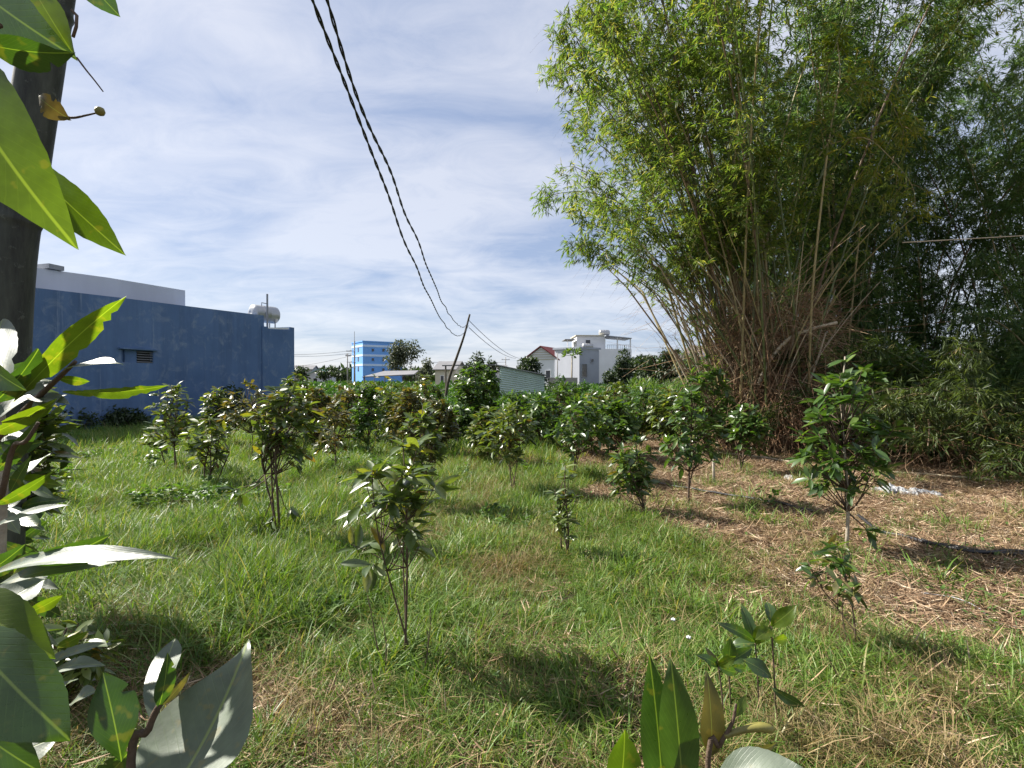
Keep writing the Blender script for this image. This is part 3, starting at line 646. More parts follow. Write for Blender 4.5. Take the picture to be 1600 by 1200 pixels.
# paler set-back upper block: its near edge ends at image column 290
def up_at(px, py, off):
    r = (px - 800) / 800; O = W0 + wn * off; t = (r * O.y - O.x) / (wu.x - r * wu.y); q = O + wu * t; return t, CAM_Z + (594 - py) * q.y / 800
pr2 = [up_at(290, 454, 1.2), up_at(170, 434, 1.2), up_at(52, 418, 1.2)]; tl, hl = pr2[-1]; pr2.append((tl + 4, hl + (hl - pr2[0][1]) / (tl - pr2[0][0]) * 4))
wall_block(pr2, 5.0, 1.2, 'upper_wall', M['pale_wall'], zb=3.0)
a_, b_ = up_at(74, 417, 1.2), up_at(98, 420, 1.2)
g = Geo(); g.hexa([W0 + wu * t + wn * o + Vector((0, 0, z)) for z, (t, o) in [(a_[1] - .05, (b_[0], 1.1)), (a_[1] - .05, (a_[0], 1.1)), (a_[1] - .05, (a_[0], 1.6)), (a_[1] - .05, (b_[0], 1.6)), (b_[1] + .06, (b_[0], 1.1)), (a_[1] + .1, (a_[0], 1.1)), (a_[1] + .1, (a_[0], 1.6)), (b_[1] + .06, (b_[0], 1.6))]]); g.put('roof_flashing', M['grey_metal'], bb)
# small pale coping on the low parapet
t1, z1 = wz(414, 512.5); t2, z2 = wz(452, 512.5)
g = Geo(); g.hexa([wp(t2, .02, z2 - .06), wp(t1, .02, z1 - .06), wp(t1, .5, z1 - .06), wp(t2, .5, z2 - .06), wp(t2, .02, z2 + .02), wp(t1, .02, z1 + .02), wp(t1, .5, z1 + .02), wp(t2, .5, z2 + .02)]); g.put('coping', M['white_paint'], bb)
# water tank lying on the roof
def tank(root, c, ax, r, ln, mat=None, legs=True, zb=None):
    ax = Vector(ax).normalized(); pts = []; rad = []
    for u, q in ((-.5, .02), (-.5, .45), (-.47, .78), (-.42, .95), (-.36, 1), (-.12, 1), (-.11, 1.02), (-.10, 1), (.10, 1), (.11, 1.02), (.12, 1), (.36, 1), (.42, .95), (.47, .78), (.5, .45), (.5, .02)):
        pts.append(Vector(c) + ax * (u * ln + (0.001 if q == .45 and u > 0 else 0) - (0.001 if q < .1 and u < 0 else 0))); rad.append(r * q)
    Geo().tube(pts, rad, 20, True).put('tank_body', M['steel'], root, True)
    if legs:
        sd = Vector((-ax.y, ax.x, 0))
        for u in (-.3, .3):
            for s in (-1, 1):
                q = Vector(c) + ax * u * ln + sd * s * r * .6; Geo().tube([(q.x, q.y, zb), (q.x, q.y, c[2] - r * .55)], 0.03, 5).put('leg', M['grey_metal'], root)
tt, dd = wall_at(414); tc_ = P(413, 491, dd + 1.0); zroof = wz(430, 513)[1]
tk = thing('water_tank', (tc_.x, tc_.y, zroof), 'round steel water tank lying on the blue building roof corner', 'water tank')
tank(tk, tc_, wu * 1.0 + wn * 0.35, 0.40, 1.3, zb=zroof)
t3, d3 = wall_at(428); p0 = W0 + wu * t3 + wn * 0.35; rp = thing('roof_pipe', (p0.x, p0.y, zroof), 'thin upright pipe beside the steel water tank', 'pipe')
zt = CAM_Z + (594 - 459) * d3 / 800
Geo().tube([(p0.x, p0.y, zroof - .1), (p0.x, p0.y, zt)], 0.045, 6).put('upright', M['grey_metal'], rp)
q0 = p0 + wu * 0.35
Geo().tube([(p0.x, p0.y, zt - .45), (q0.x, q0.y, zt - .45), (q0.x, q0.y, zt - .6)], 0.02, 5).put('side_pipe', M['grey_metal'], rp)
q1 = p0 - wu * 0.5
Geo().tube([(q1.x, q1.y, zroof - .1), (q1.x, q1.y, zroof + .9)], 0.018, 5).put('thin_rod', M['grey_metal'], rp)
# downpipe stain strip at the far part of the wall: a shallow pilaster
ta, _ = wall_at(409); tb, _ = wall_at(418)
Geo().box(W0, wu, -wn, abs(ta - tb), 0.04, -0.3, 4.0, x0=min(ta, tb), y0=0).put('pilaster', M['blue_render'], bb)

# ------------------------------------------------------------------ far buildings
X = Vector((1, 0, 0)); Yv = Vector((0, 1, 0))
def frame_at(px, d, ang): q = P(px, 600, d); q.z = 0; a = math.radians(ang); return q, Vector((math.cos(a), math.sin(a), 0)), Vector((-math.sin(a), math.cos(a), 0))
def hpx(py, d): return CAM_Z + (594 - py) * d / 800
def window(root, o, ux, uy, x, z, w, h, face='x', fm='white_paint', gm_='glass', y=0.0, depth=0.08):
    """a framed window on the wall that runs along ux; uy points inwards"""
    a = Vector(o); g = Geo(); f = 0.07 * max(1, w)
    for (x0, x1, z0, z1) in ((x, x + w, z, z + f), (x, x + w, z + h - f, z + h), (x, x + f, z + f, z + h - f), (x + w - f, x + w, z + f, z + h - f)):
        g.box(a, ux, uy, x1 - x0, depth, z0, z1, x0=x0, y0=y - depth)
    w_ = g.put('window', M[fm], root)
    g = Geo(); g.box(a, ux, uy, w - 2 * f, 0.03, z + f, z + h - f, x0=x + f, y0=y - 0.05); pane = mesh_py('pane', g.v, g.f, root.location); po = obj('pane', pane, M[gm_], w_); return w_
# bright blue four storey block
d = 135; q, ux, uy = frame_at(567, d, 0); 
bt = thing('apartment_block', (q.x, q.y, 0), 'bright blue four storey block with white floor bands far behind the plot', 'building')
H = hpx(534, d); RX = Vector((math.cos(math.radians(35)), math.sin(math.radians(35)), 0)); RY = Vector((-RX.y, RX.x, 0))
LX = RY
Geo().box(q, RX, RY, 11.0, 9, -0.2, H).put('wall', M['sky_blue_paint'], bt)
Geo().box(q, RX, RY, 11.3, 9.3, H, H + 0.3, -0.15, -0.15).put('roof_edge', M['sky_blue_paint'], bt)
for k, py in enumerate((540, 555, 570)):
    z = hpx(py, d); Geo().box(q, RX, RY, 11.16, 9.16, z - 0.28, z + 0.28, -0.08, -0.08).put('floor_band', M['pale_blue_paint'], bt)
for k, py in enumerate((549, 564, 580)):
    z = hpx(py, d)
    for xx in (2.3, 5.2, 8.2): window(bt, q, RX, RY, xx, z, 0.8, 0.9, fm='sky_blue_paint')
    qq = q; a = Vector(q)
    g = Geo(); g.box(q, RY, -RX, 0.9, 0.05, z, z + 1.3, 3.2, 0.0); g.put('window', M['glass'], bt)
# rooftop of block hidden by tree; two power poles in front
def pole(px, d, top, label, r, arms, name='utility_pole', base_py=None, mat='concrete'):
    q = P(px, 600, d); q.z = 0; t = thing(name, q, label, 'utility pole')
    Geo().tube([q, (q.x, q.y, hpx(top, d))], [r, r * .7], 8).put('post', M[mat], t, True)
    for (py, ln, off) in arms:
        z = hpx(py, d); Geo().box(q, X, Yv, ln, .12, z - .05, z + .05, off - ln / 2, -r - .12).put('crossarm', M['grey_metal'], t)
        for s in (-.42, 0, .42): Geo().tube([(q.x + off + ln * s, q.y - r - .06, z + .05), (q.x + off + ln * s, q.y - r - .06, z + .22)], .06, 6).put('insulator', M['white_paint'], t)
    return t
pole(554, 92, 533, 'concrete power pole with crossarms in front of the bright blue block', 0.19, [(549, 1.6, -.6), (555, 1.8, -.6), (566, 1.6, -.5), (575, 1.2, -.3)])
q = P(554, 600, 92.4); ant = thing('antenna_mast', (q.x, q.y, 0), 'thin antenna mast rising behind the concrete power pole', 'antenna')
Geo().tube([(q.x, q.y, 0), (q.x, q.y, hpx(518, 92.4))], .05, 5).put('mast', M['grey_metal'], ant)
pole(543, 88, 552, 'thin shorter power pole just left of the crossarmed one', 0.12, [(556, 1.0, .2)])
pole(871, 45, 551, 'thin pole standing before the red roofed house', 0.06, [])
pole(790, 100, 558, 'small distant power pole behind the shed roof', 0.12, [(562, 1.6, 0)])
def span(name, pts, r, label, mat='wire', sag=0.0, n=14):
    a, b = Vector(pts[0]), Vector(pts[1]); p = [a.lerp(b, i / n) - Vector((0, 0, sag * 4 * (i / n) * (1 - i / n))) for i in range(n + 1)]
    o = Geo().tube(p, r, 4).put(name, M[mat], None, True, loc=tuple(a)); tag(o, label, 'wire'); return o
span('power_line', (P(553, 547, 91.8), P(380, 551, 70)), .03, 'upper far power line running from the blue wall corner to the pole', sag=.5)
span('power_line', (P(553, 551, 91.8), P(380, 550, 66)), .03, 'second far power line just under the upper one', sag=.6)
span('power_line', (P(548, 556, 91.8), P(380, 580, 80)), .025, 'lowest far power line sloping down behind the blue wall', sag=.5)
# little houses far left of the block
def gable(name, px, d, w, dep, hw, hr, ang, wallm, roofm, label, ridge='x', over=.35, wins=(), z0=0, roofsplit=None):
    q, ux, uy = frame_at(px, d, ang); t = thing(name, (q.x, q.y, 0), label, 'house')
    g = Geo(); g.box(q, ux, uy, w, dep, -.3 + z0, hw)
    P_ = lambda x, y, z: Vector((q + ux * x + uy * y).to_tuple()[:2] + (z,))
    if ridge == 'x':                # ridge runs along ux
        n = len(g.v)
        for x in (0, w): g.v += [P_(x, 0, hw), P_(x, dep, hw), P_(x, dep / 2, hr)]
        g.f += [(n, n + 1, n + 2), (n + 3, n + 4, n + 5)]
        g.put('wall', M[wallm], t); sl = (hr - hw) / (dep / 2)
        for s in (0, 1):
            y0_, ye = (-over, dep / 2) if s == 0 else (dep + over, dep / 2); ze = hw - over * sl; th = .12
            c = [P_(-over, y0_, ze + .02), P_(w + over, y0_, ze + .02), P_(w + over, ye, hr + .02), P_(-over, ye, hr + .02)]
            Geo().hexa(c + [v + Vector((0, 0, th)) for v in c]).put('roof', M[roofm], t)
    else:                           # gable end faces the camera
        n = len(g.v)
        for y in (0, dep): g.v += [P_(0, y, hw), P_(w, y, hw), P_(w / 2, y, hr)]
        g.f += [(n, n + 1, n + 2), (n + 3, n + 4, n + 5)]
        g.put('wall', M[wallm], t); sl = (hr - hw) / (w / 2)
        for s in (0, 1):
            x0_ = -over if s == 0 else w + over; ze = hw - over * sl; th = .12
            c = [P_(x0_, -over, ze + .02), P_(w / 2, -over, hr + .02), P_(w / 2, dep + over, hr + .02), P_(x0_, dep + over, ze + .02)]
            Geo().hexa(c + [v + Vector((0, 0, th)) for v in c]).put('roof', M[roofm], t)
    for (x, z, ww, hh) in wins: window(t, q, ux, uy, x, z, ww, hh)
    return t, q, ux, uy
gable('house', 481, 120, 5.2, 6, hpx(585, 120), hpx(577, 120), 8, 'pale_wall', 'teal_roof', 'small house with a pale green roof far beside the blue wall', 'y', wins=((1.2, 1.0, 1, 1.1),))
gable('house', 452, 130, 5.5, 6, hpx(577, 130), hpx(571, 130), 5, 'concrete', 'grey_roof', 'grey house just showing past the blue wall corner', 'x')
gable('house', 680, 75, 3.0, 5, hpx(577, 75), hpx(565, 75), -12, 'cream', 'grey_roof', 'cream house with grey roof right of the loose grey tree', 'x', wins=((.8, 1.2, .6, 1.1), (1.9, 1.2, .5, .9)))
gable('house', 712, 78, 7.5, 5, hpx(580, 78), hpx(571, 78), 0, 'pale_wall', 'grey_roof', 'low grey roofed house directly behind the leaning far pole', 'x')
# low rusty roofed shelter left of centre
d = 52; q, ux, uy = frame_at(566, d, 4); sh = thing('shelter', (q.x, q.y, 0), 'low open shelter with a sloping grey roof in front of the blue block', 'shelter')
c = [q + ux * 0 + Vector((0, 0, hpx(590, d))), q + ux * 5.2 + Vector((0, 0, hpx(586, d))), q + ux * 5.2 + uy * 4 + Vector((0, 0, hpx(579, d))), q + ux * 1.5 + uy * 4 + Vector((0, 0, hpx(580, d)))]
Geo().hexa(c + [v + Vector((0, 0, .1)) for v in c]).put('roof', M['grey_roof'], sh)
for (a, b) in ((.2, .1), (5, .1), (5, 3.8), (1.6, 3.8)): p = q + ux * a + uy * b; Geo().tube([(p.x, p.y, -.1), (p.x, p.y, hpx(587, d))], .06, 5).put('post', M['bark'], sh)
# corrugated sheet shed
d = 30; q, ux, uy = frame_at(781, d, 2); sd = thing('metal_shed', (q.x, q.y, 0), 'shed clad in pale green horizontal corrugated metal sheets', 'shed')
xr = 2.62; zl, zr = hpx(571, d), hpx(587.5, d); g = Geo(); n = 20; k0 = len(g.v); npz = n * 4
for i in range(npz + 1):
    u = i / npz; wv = 0.035 * math.sin(i * math.pi / 2)
    a = q + uy * -wv; b = q + ux * xr + uy * -wv
    g.v += [Vector((a.x, a.y, -.2 + (zl + .2) * u)), Vector((b.x, b.y, -.2 + (zr + .2) * u))]
    if i: m_ = k0 + 2 * i; g.f.append((m_ - 2, m_ - 1, m_ + 1, m_))
for i in range(npz + 1):
    u = i / npz; wv = 0.035 * math.sin(i * math.pi / 2); a = q - ux * wv; b = q + uy * 4 - ux * wv
    g.v += [Vector((a.x, a.y, -.2 + (zl + .2) * u)), Vector((b.x, b.y, -.2 + (zl + .2) * u))]
    if i: m_ = k0 + 2 * (npz + 1) + 2 * i; g.f.append((m_ - 2, m_ - 1, m_ + 1, m_))
g.put('corrugated_wall', M['sheet_metal'], sd)
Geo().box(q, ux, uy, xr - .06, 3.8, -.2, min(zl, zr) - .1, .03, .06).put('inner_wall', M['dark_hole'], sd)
c = [q + ux * -.25 + uy * -.15 + Vector((0, 0, zl + .02)), q + ux * (xr + .15) + uy * -.15 + Vector((0, 0, zr + .02)), q + ux * (xr + .15) + uy * 4.2 + Vector((0, 0, zr + .02)), q + ux * -.25 + uy * 4.2 + Vector((0, 0, zl + .02))]
Geo().hexa(c + [v + Vector((0, 0, .05)) for v in c]).put('roof', M['grey_metal'], sd)
c = [q + ux * -3.4 + uy * .3 + Vector((0, 0, zl - .04)), q + ux * -.3 + uy * .3 + Vector((0, 0, zl + .02)), q + ux * -.3 + uy * 4.4 + Vector((0, 0, zl + .1)), q + ux * -3.4 + uy * 4.4 + Vector((0, 0, zl + .1))]
Geo().hexa(c + [v + Vector((0, 0, .07)) for v in c]).put('lean_to_roof', M['grey_roof'], sd)
for a in (-3.2, -1.8, -.4): p = q + ux * a + uy * .5; Geo().tube([(p.x, p.y, -.1), (p.x, p.y, zl)], .05, 5).put('post', M['bark'], sd)
# red roofed house: gable end with boards
d = 62; t, q, ux, uy = gable('house', 818, d, 4.6, 9, hpx(563, d), hpx(543, d), -27, 'white_paint', 'red_roof', 'white house with a red roof and a boarded gable', 'y', over=.25, wins=((2.9, 1.7, .7, 1.1),))
for k in range(11):
    z = hpx(563, d) + k * (hpx(543, d) - hpx(563, d)) / 11; f = 1 - (k + .9) / 11
    Geo().box(q, ux, uy, 4.6 * f, .05, z + .012, z + .105, 2.3 * (1 - f), -.05).put('gable_board', M['white_paint' if k % 2 else 'cream'], t)
# long low concrete wall under it
qf = P(856, 600, 50); o = Geo().box(qf, X, Yv, 2.9, .15, -.2, hpx(590, 50)).put('boundary_wall', M['concrete'], None, loc=(qf.x, qf.y, 0)); tag(o, 'low raw concrete wall under the red roofed house', 'wall')
# grey two storey box house
d = 58; q, ux, uy = frame_at(905, d, 0); gh = thing('house', (q.x, q.y, 0), 'grey flat roofed two storey house with a dark window, before the white one', 'house')
ru = Vector((math.cos(math.radians(35)), math.sin(math.radians(35)), 0)); lu = Vector((-math.cos(math.radians(38)), math.sin(math.radians(38)), 0))
H = hpx(545, d); wr_ = 3.1; wl_ = 3.3
def para(o, a, b, la, lb, z0, z1): return Geo().hexa([Vector((p.x, p.y, z)) for z in (z0, z1) for p in (o, o + a * la, o + a * la + b * lb, o + b * lb)])
para(q, ru, lu, wr_, wl_, -.2, H).put('wall', M['pale_wall'], gh)
qq = q - ru * .15 - lu * .15; para(qq, ru, lu, wr_ + .3, wl_ + .3, H, H + .22).put('roof_slab', M['blue_grey'], gh)
rn = Vector((ru.y, -ru.x, 0)); Geo().box(q, ru, rn, wr_, .02, -.2, H - .1, 0, .0).put('side_wall', M['blue_grey'], gh)  # thin overlay, makes the right face bluer and greyer than the left
for (a, z, w_, h_) in ((.3, 1.9, .9, 1.6), (.3, .3, .8, 1.1), (1.7, 3.6, .5, .5)): window(gh, q, ru, -rn, a, z, w_, h_, fm='blue_grey', y=-.02)
# white tall house with roof terrace
d = 72; q, ux, uy = frame_at(903, d, 2); wh = thing('house', (q.x, q.y, 0), 'tall white house with a roofed terrace and tank on top', 'house')
Geo().box(q, ux, uy, 6.0, 7, -.2, hpx(545, d)).put('wall', M['white_paint'], wh)
Geo().box(q, ux, uy, 4.1, 4.5, hpx(545, d), hpx(524, d), 0, 1.0).put('upper_wall', M['white_paint'], wh)
Geo().box(q, ux, uy, 4.4, 5.0, hpx(524, d), hpx(522.5, d), -.2, .8).put('roof_slab', M['cream'], wh)
Geo().box(q, ux, uy, 1.5, 3.5, hpx(530, d), hpx(529, d), -1.7, 1.0).put('side_canopy', M['grey_roof'], wh)
Geo().tube([q + ux * -1.3 + uy * 1.2 + Vector((0, 0, hpx(545, d))), q + ux * -1.3 + uy * 1.2 + Vector((0, 0, hpx(530, d)))], .08, 5).put('canopy_post', M['white_paint'], wh)
c = [q + ux * 3.9 + uy * -.2 + Vector((0, 0, hpx(525, d))), q + ux * 7.6 + uy * -.2 + Vector((0, 0, hpx(529, d))), q + ux * 7.6 + uy * 4 + Vector((0, 0, hpx(529, d))), q + ux * 3.9 + uy * 4 + Vector((0, 0, hpx(525, d)))]
Geo().hexa(c + [v + Vector((0, 0, .1)) for v in c]).put('terrace_canopy', M['blue_grey'], wh)
Geo().box(q, ux, uy, 1.6, 7, -.2, hpx(545, d), 6.0, 0).put('side_block', M['white_paint'], wh)
for a in (5.6, 7.45): Geo().tube([q + ux * a + uy * .1 + Vector((0, 0, hpx(545, d))), q + ux * a + uy * .1 + Vector((0, 0, hpx(527.5, d)))], .1, 5).put('terrace_post', M['white_paint'], wh)
g = Geo()
for k in range(12): a = 4.2 + k * .3; g.box(q, ux, uy, .035, .035, hpx(545, d), hpx(539, d), a, .1)
g.box(q, ux, uy, 3.5, .05, hpx(539, d), hpx(538.4, d), 4.1, .1); g.put('railing', M['grey_metal'], wh)
window(wh, q, ux, uy, 1.2, hpx(543, d), .8, 1.2, y=1.0)
for (px_, py_, s, lb) in ((944, 520, .55, 'upper steel water tank on the white house roof'), (918, 541, .5, 'lower steel water tank before the white house upper wall')):
    c = P(px_, py_, d + (2.5 if s > .5 else .3)); tk = thing('water_tank', (c.x, c.y, c.z - s - .35), lb, 'water tank'); tank(tk, c, X + Yv * .2, s * .8, 1.6, zb=c.z - s - .35)
# right gabled house behind the bamboo
d = 48; q = P(1100, 600, d); q.z = 0; rh = thing('house', (q.x, q.y, 0), 'house with brown tiled roof and white gable wall beside the bamboo', 'house')
z1, z2, ze = hpx(540, d), hpx(538, d), hpx(556, d)
A = lambda px, py, dd: P(px, py, dd)
Geo().hexa([A(1060, 560, 48), A(1094, 558, 47), A(1094, 558, 47.1), A(1060, 560, 48.1), A(1075, 541, 52), A(1109, 539, 51), A(1109, 539, 51.1), A(1075, 541, 52.1)]).put('roof', M['brown_roof'], rh)
def gp(px, dd, z): p = P(px, 600, dd); return Vector((p.x, p.y, z))
g = Geo(); z_t = P(1109, 539, 51).z
g.v = [gp(1094, 47, -.2), gp(1150, 55, -.2), gp(1150, 55, P(1150, 588, 55).z), P(1109, 539, 51), P(1094, 558, 47)]; g.f = [(0, 1, 2, 3, 4)]
g.v += [gp(1060, 48, -.2), P(1060, 560, 48)]; g.f += [(5, 0, 4, 6)]; g.put('wall', M['pale_wall'], rh)
c = [P(1109, 537.5, 50.9), P(1150, 586, 54.9), P(1150, 586, 56.5), P(1109, 537.5, 52.5)]; Geo().hexa(c + [v + Vector((0, 0, .12)) for v in c]).put('roof_edge', M['white_paint'], rh)

# ------------------------------------------------------------------ far trees and crops
def blob_tree(label, px, d, top, wpx, base_z=0.0, name='tree', mat='tree_leaf', n=1500, leaf=0.35, blobs=5, low=0.25, seed=1, cat='tree', loose=0.0, trunk_r=.12, group=None, cone=False, drift=0):
    rng = np.random.RandomState(seed); q = P(px, 600, d); q.z = 0; t = thing(name, (q.x, q.y, float(gz(q.x, q.y))), label, cat, group)
    H = hpx(top, d); hw = wpx / 2 * d / 800; zb = base_z + (H - base_z) * low
    pts = []; ls = LeafSet(); tw = Geo(); rr = random.Random(seed); tops = []
    for b in range(blobs):
        a = rng.rand() * 6.28; r = hw * rng.uniform(.15, .6) if blobs > 1 else 0
        c = np.array([q.x + math.cos(a) * r + drift, q.y + math.sin(a) * r * .8, zb + (H - zb) * (rng.uniform(.25, .8) if b else .72)])
        rad = np.array([hw * rng.uniform(.4, .62)] * 2 + [(H - zb) * rng.uniform(.2, .3) if b else (H - zb) * .28]); 
        if b == 1: c[0] = q.x - hw * .5
        if b == 2: c[0] = q.x + hw * .5
        if c[2] + rad[2] > H: c[2] = H - rad[2]
        tops.append(c)
        m = n // blobs; v = randdir(rng, m) * (rng.rand(m, 1) ** (.45 if loose == 0 else .6)); v[:, :2] *= (1 + .25 * np.sin(v[:, 2:3] * 5 + b))
        p = c + v * rad * (0.8 + 0.4 * vnoise(v[:, 0] * 3 + b, v[:, 2] * 3)[:, None])
        dd = nrmz(v + randdir(rng, m) * .8 + np.array([[0, 0, -.2]])); nr = nrmz(v + randdir(rng, m) * .6 + np.array([[0, 0, .4]])); nr = nrmz(nr - dd * np.sum(nr * dd, 1, keepdims=True))
        Ln = rng.uniform(.6, 1.2, m) * leaf; ls.add(p, dd, nr, Ln, Ln * .5, curl=.15, rnd=rng.rand(m))
    ls.put('crown', M[mat], t)
    tz = zb + (H - zb) * .3; Geo().tube(curve_pts((q.x, q.y, -.1), (q.x + rr.uniform(-.1, .1) * hw, q.y, tz), 5, rr, .04 * H), [trunk_r * (1 - .1 * i) for i in range(6)], 6).put('trunk', M['bark'], t, True)
    for c in tops: Geo().tube(curve_pts((q.x, q.y, zb * .8 + .1), c, 4, rr, .05 * H), [trunk_r * .5 * (1 - .2 * i) for i in range(5)], 4).put('limb', M['bark'], t, True)
    return t
blob_tree('loose grey green tree before the right side of the blue block', 632, 95, 531, 60, n=2600, leaf=.55, mat='pale_tree_leaf', blobs=7, low=.15, seed=3, loose=1)
blob_tree('small grey green tree between the loose tree and cream house', 664, 90, 560, 22, n=700, leaf=.5, mat='pale_tree_leaf', blobs=3, seed=4, loose=1)
blob_tree('round dark tree on the skyline beside the teal roofed house', 513, 110, 573, 34, n=700, leaf=.7, blobs=4, seed=5)
blob_tree('dark tree peeking past the blue wall corner', 468, 115, 572, 30, n=600, leaf=.7, blobs=3, seed=6)
blob_tree('low dark tree just left of the power poles', 532, 105, 578, 26, n=500, leaf=.6, blobs=3, seed=7)
blob_tree('bushy dark tree rising behind the left of the shed roof', 741, 38, 549, 30, n=1100, leaf=.26, blobs=4, seed=8)
blob_tree('second bushy tree touching the shed roof', 760, 40, 560, 34, n=1000, leaf=.26, blobs=4, seed=9)
blob_tree('broad dark tree in front of the red roofed house', 826, 40, 558, 56, n=2400, leaf=.26, blobs=5, seed=10)
blob_tree('tall narrow dark tree against the white house', 974, 50, 543, 34, n=2800, leaf=.3, blobs=5, low=.0, seed=11)
blob_tree('small round bush at the foot of the white house', 952, 48, 578, 22, n=500, leaf=.28, blobs=3, low=.0, seed=12)
blob_tree('low tree right of the narrow dark one', 1000, 55, 556, 60, n=3200, leaf=.4, blobs=5, low=.1, seed=13)
blob_tree('dark round tree in the middle of the far tree row', 1028, 52, 556, 60, n=3200, leaf=.4, blobs=5, low=.1, seed=14)
blob_tree('tallest dark tree of the far row, left of the brown roof', 1052, 50, 545, 50, n=3000, leaf=.36, blobs=5, low=.1, seed=15)
blob_tree('rusty green tree before the brown roof', 1080, 46, 558, 60, n=2800, leaf=.32, blobs=5, low=.1, seed=16, mat='pale_tree_leaf')
blob_tree('dark shrub against the blue wall near its far corner', 362, 19.3, 600, 52, n=900, leaf=.16, blobs=4, low=0, seed=17, name='shrub', cat='shrub')
blob_tree('ivy covered dark stump right of the shed', 868, 27, 596, 32, n=1200, leaf=.15, blobs=4, low=0, seed=18, name='shrub', cat='shrub')
blob_tree('low bush in front of the concrete wall', 905, 33, 594, 40, n=900, leaf=.18, blobs=4, low=0, seed=19, name='shrub', cat='shrub', mat='crop_leaf')
blob_tree('bright bush beside the grey house', 880, 38, 585, 20, n=500, leaf=.2, blobs=3, low=0, seed=20, name='shrub', cat='shrub', mat='crop_leaf')
for k, (px, w, lb) in enumerate(((120, 70, 'dark shrub at the wall foot below the hanging leaves greyed by glare'), (165, 56, 'dark shrub at the wall foot under the vent window'), (205, 50, 'rightmost shrub at the shaded wall foot'))):
    blob_tree(lb, px, 15.6 + k * .6, 634 + k * 2, w, n=700, leaf=.13, blobs=4, low=0, seed=30 + k, name='shrub', cat='shrub', group='shrubs along the foot of the blue wall')
def cane(label, px, d, top, w, seed, n=260, mat='cane_leaf'):
    rng = np.random.RandomState(seed); q = P(px, 600, d); q.z = 0; t = thing('cane_clump', (q.x, q.y, 0), label, 'plant'); ls = LeafSet()
    H = hpx(top, d); hw = w / 2 * d / 800; b = np.stack([q.x + rng.uniform(-hw, hw, n), q.y + rng.uniform(-1, 1, n), rng.uniform(.2, H * .75, n)], 1)
    dd = nrmz(np.stack([rng.normal(size=n) * .5, rng.normal(size=n) * .5, rng.uniform(.3, 1.2, n)], 1)); nr = nrmz(np.cross(dd, randdir(rng, n))); Ln = rng.uniform(.3, .55, n) * H * .6
    ls.add(b, dd, nr, Ln, Ln * .12, curl=.35, rnd=rng.rand(n), T=T10); ls.put('foliage', M[mat], t)
    for k in range(8): x = q.x + rng.uniform(-hw, hw) * .8; y = q.y + rng.uniform(-.6, .6); Geo().tube([(x, y, 0), (x + rng.uniform(-.1, .1), y, H * .7)], .02, 4).put('cane', M['dry_pole'], t)
cane('bright green cane clump left of the far tree row', 1005, 36, 586, 40, 1, 420); cane('bright green cane clump under the rusty tree', 1062, 33, 588, 40, 2, 360)
# papaya by the grey house
q = P(893, 600, 52); q.z = 0; pt = thing('papaya_tree', (q.x, q.y, 0), 'papaya tree with splayed leaves before the grey house corner', 'tree')
Geo().tube([(q.x, q.y, 0), (q.x + .05, q.y, hpx(556, 52))], [.1, .07], 6).put('trunk', M['pale_bark'], pt, True)
rng = np.random.RandomState(3); ls = LeafSet(); tp = np.array([q.x + .05, q.y, hpx(556, 52)])
for k in range(14):
    a = k * 2.4; e = rng.uniform(-.1, .9); dv = np.array([math.cos(a), math.sin(a), e]); dv /= np.linalg.norm(dv); c = tp + dv * .75
    Geo().tube([tuple(tp), tuple(c)], .015, 3).put('leaf_stalk', M['cane_leaf'], pt); m = 7; ds = nrmz(dv[None] + randdir(rng, m) * .9); ls.add(np.tile(c, (m, 1)), ds, nrmz(np.cross(ds, randdir(rng, m))), .5, .16, curl=.3, rnd=rng.rand(m))
ls.put('leaf_crown', M['cane_leaf'], pt)
# crops: low dense bushes as one mass
def crops():
    rng = np.random.RandomState(8); ls = LeafSet()
    for (y0, y1, nb, per, lf) in ((19, 34, 420, 110, .17), (34, 60, 620, 70, .32), (60, 110, 500, 45, .6)):
        y = y0 + (y1 - y0) * rng.rand(nb); x = rng.uniform(-.46, .52, nb) * y
        k = ~((x < -8.5) & (y < 27)) & ~((np.abs(x - 1) < 3.4) & (y > 28) & (y < 35)); x = x[k]; y = y[k]; m = len(x); h = rng.uniform(.75, 1.15, m) + .15 * (y > 34)
        c = np.stack([x, y, h * .55], 1); c = np.repeat(c, per, 0); v = randdir(rng, m * per); v[:, 2] = np.abs(v[:, 2]) * 1.0 - .25; rad = np.repeat(rng.uniform(.6, 1.0, m), per)[:, None]
        hh = np.repeat(h, per)[:, None]; p = c + v * np.concatenate([rad, rad, hh * .5], 1) * (rng.rand(m * per, 1) ** .3)
        dd = nrmz(v + randdir(rng, len(p)) * .7); nr = nrmz(v + randdir(rng, len(p)) * .5 + np.array([[0, 0, .5]])); nr = nrmz(nr - dd * np.sum(nr * dd, 1, keepdims=True))
        Ln = rng.uniform(.7, 1.2, len(p)) * lf; ls.add(p, dd, nr, Ln, Ln * .45, curl=.1, rnd=rng.rand(len(p)))
    o = obj('crop_field', ls.mesh('crop_field', (0, 0, 0)), M['crop_leaf']); tag(o, 'dense low green crop field stretching behind the saplings', 'crops', kind='stuff')
crops()
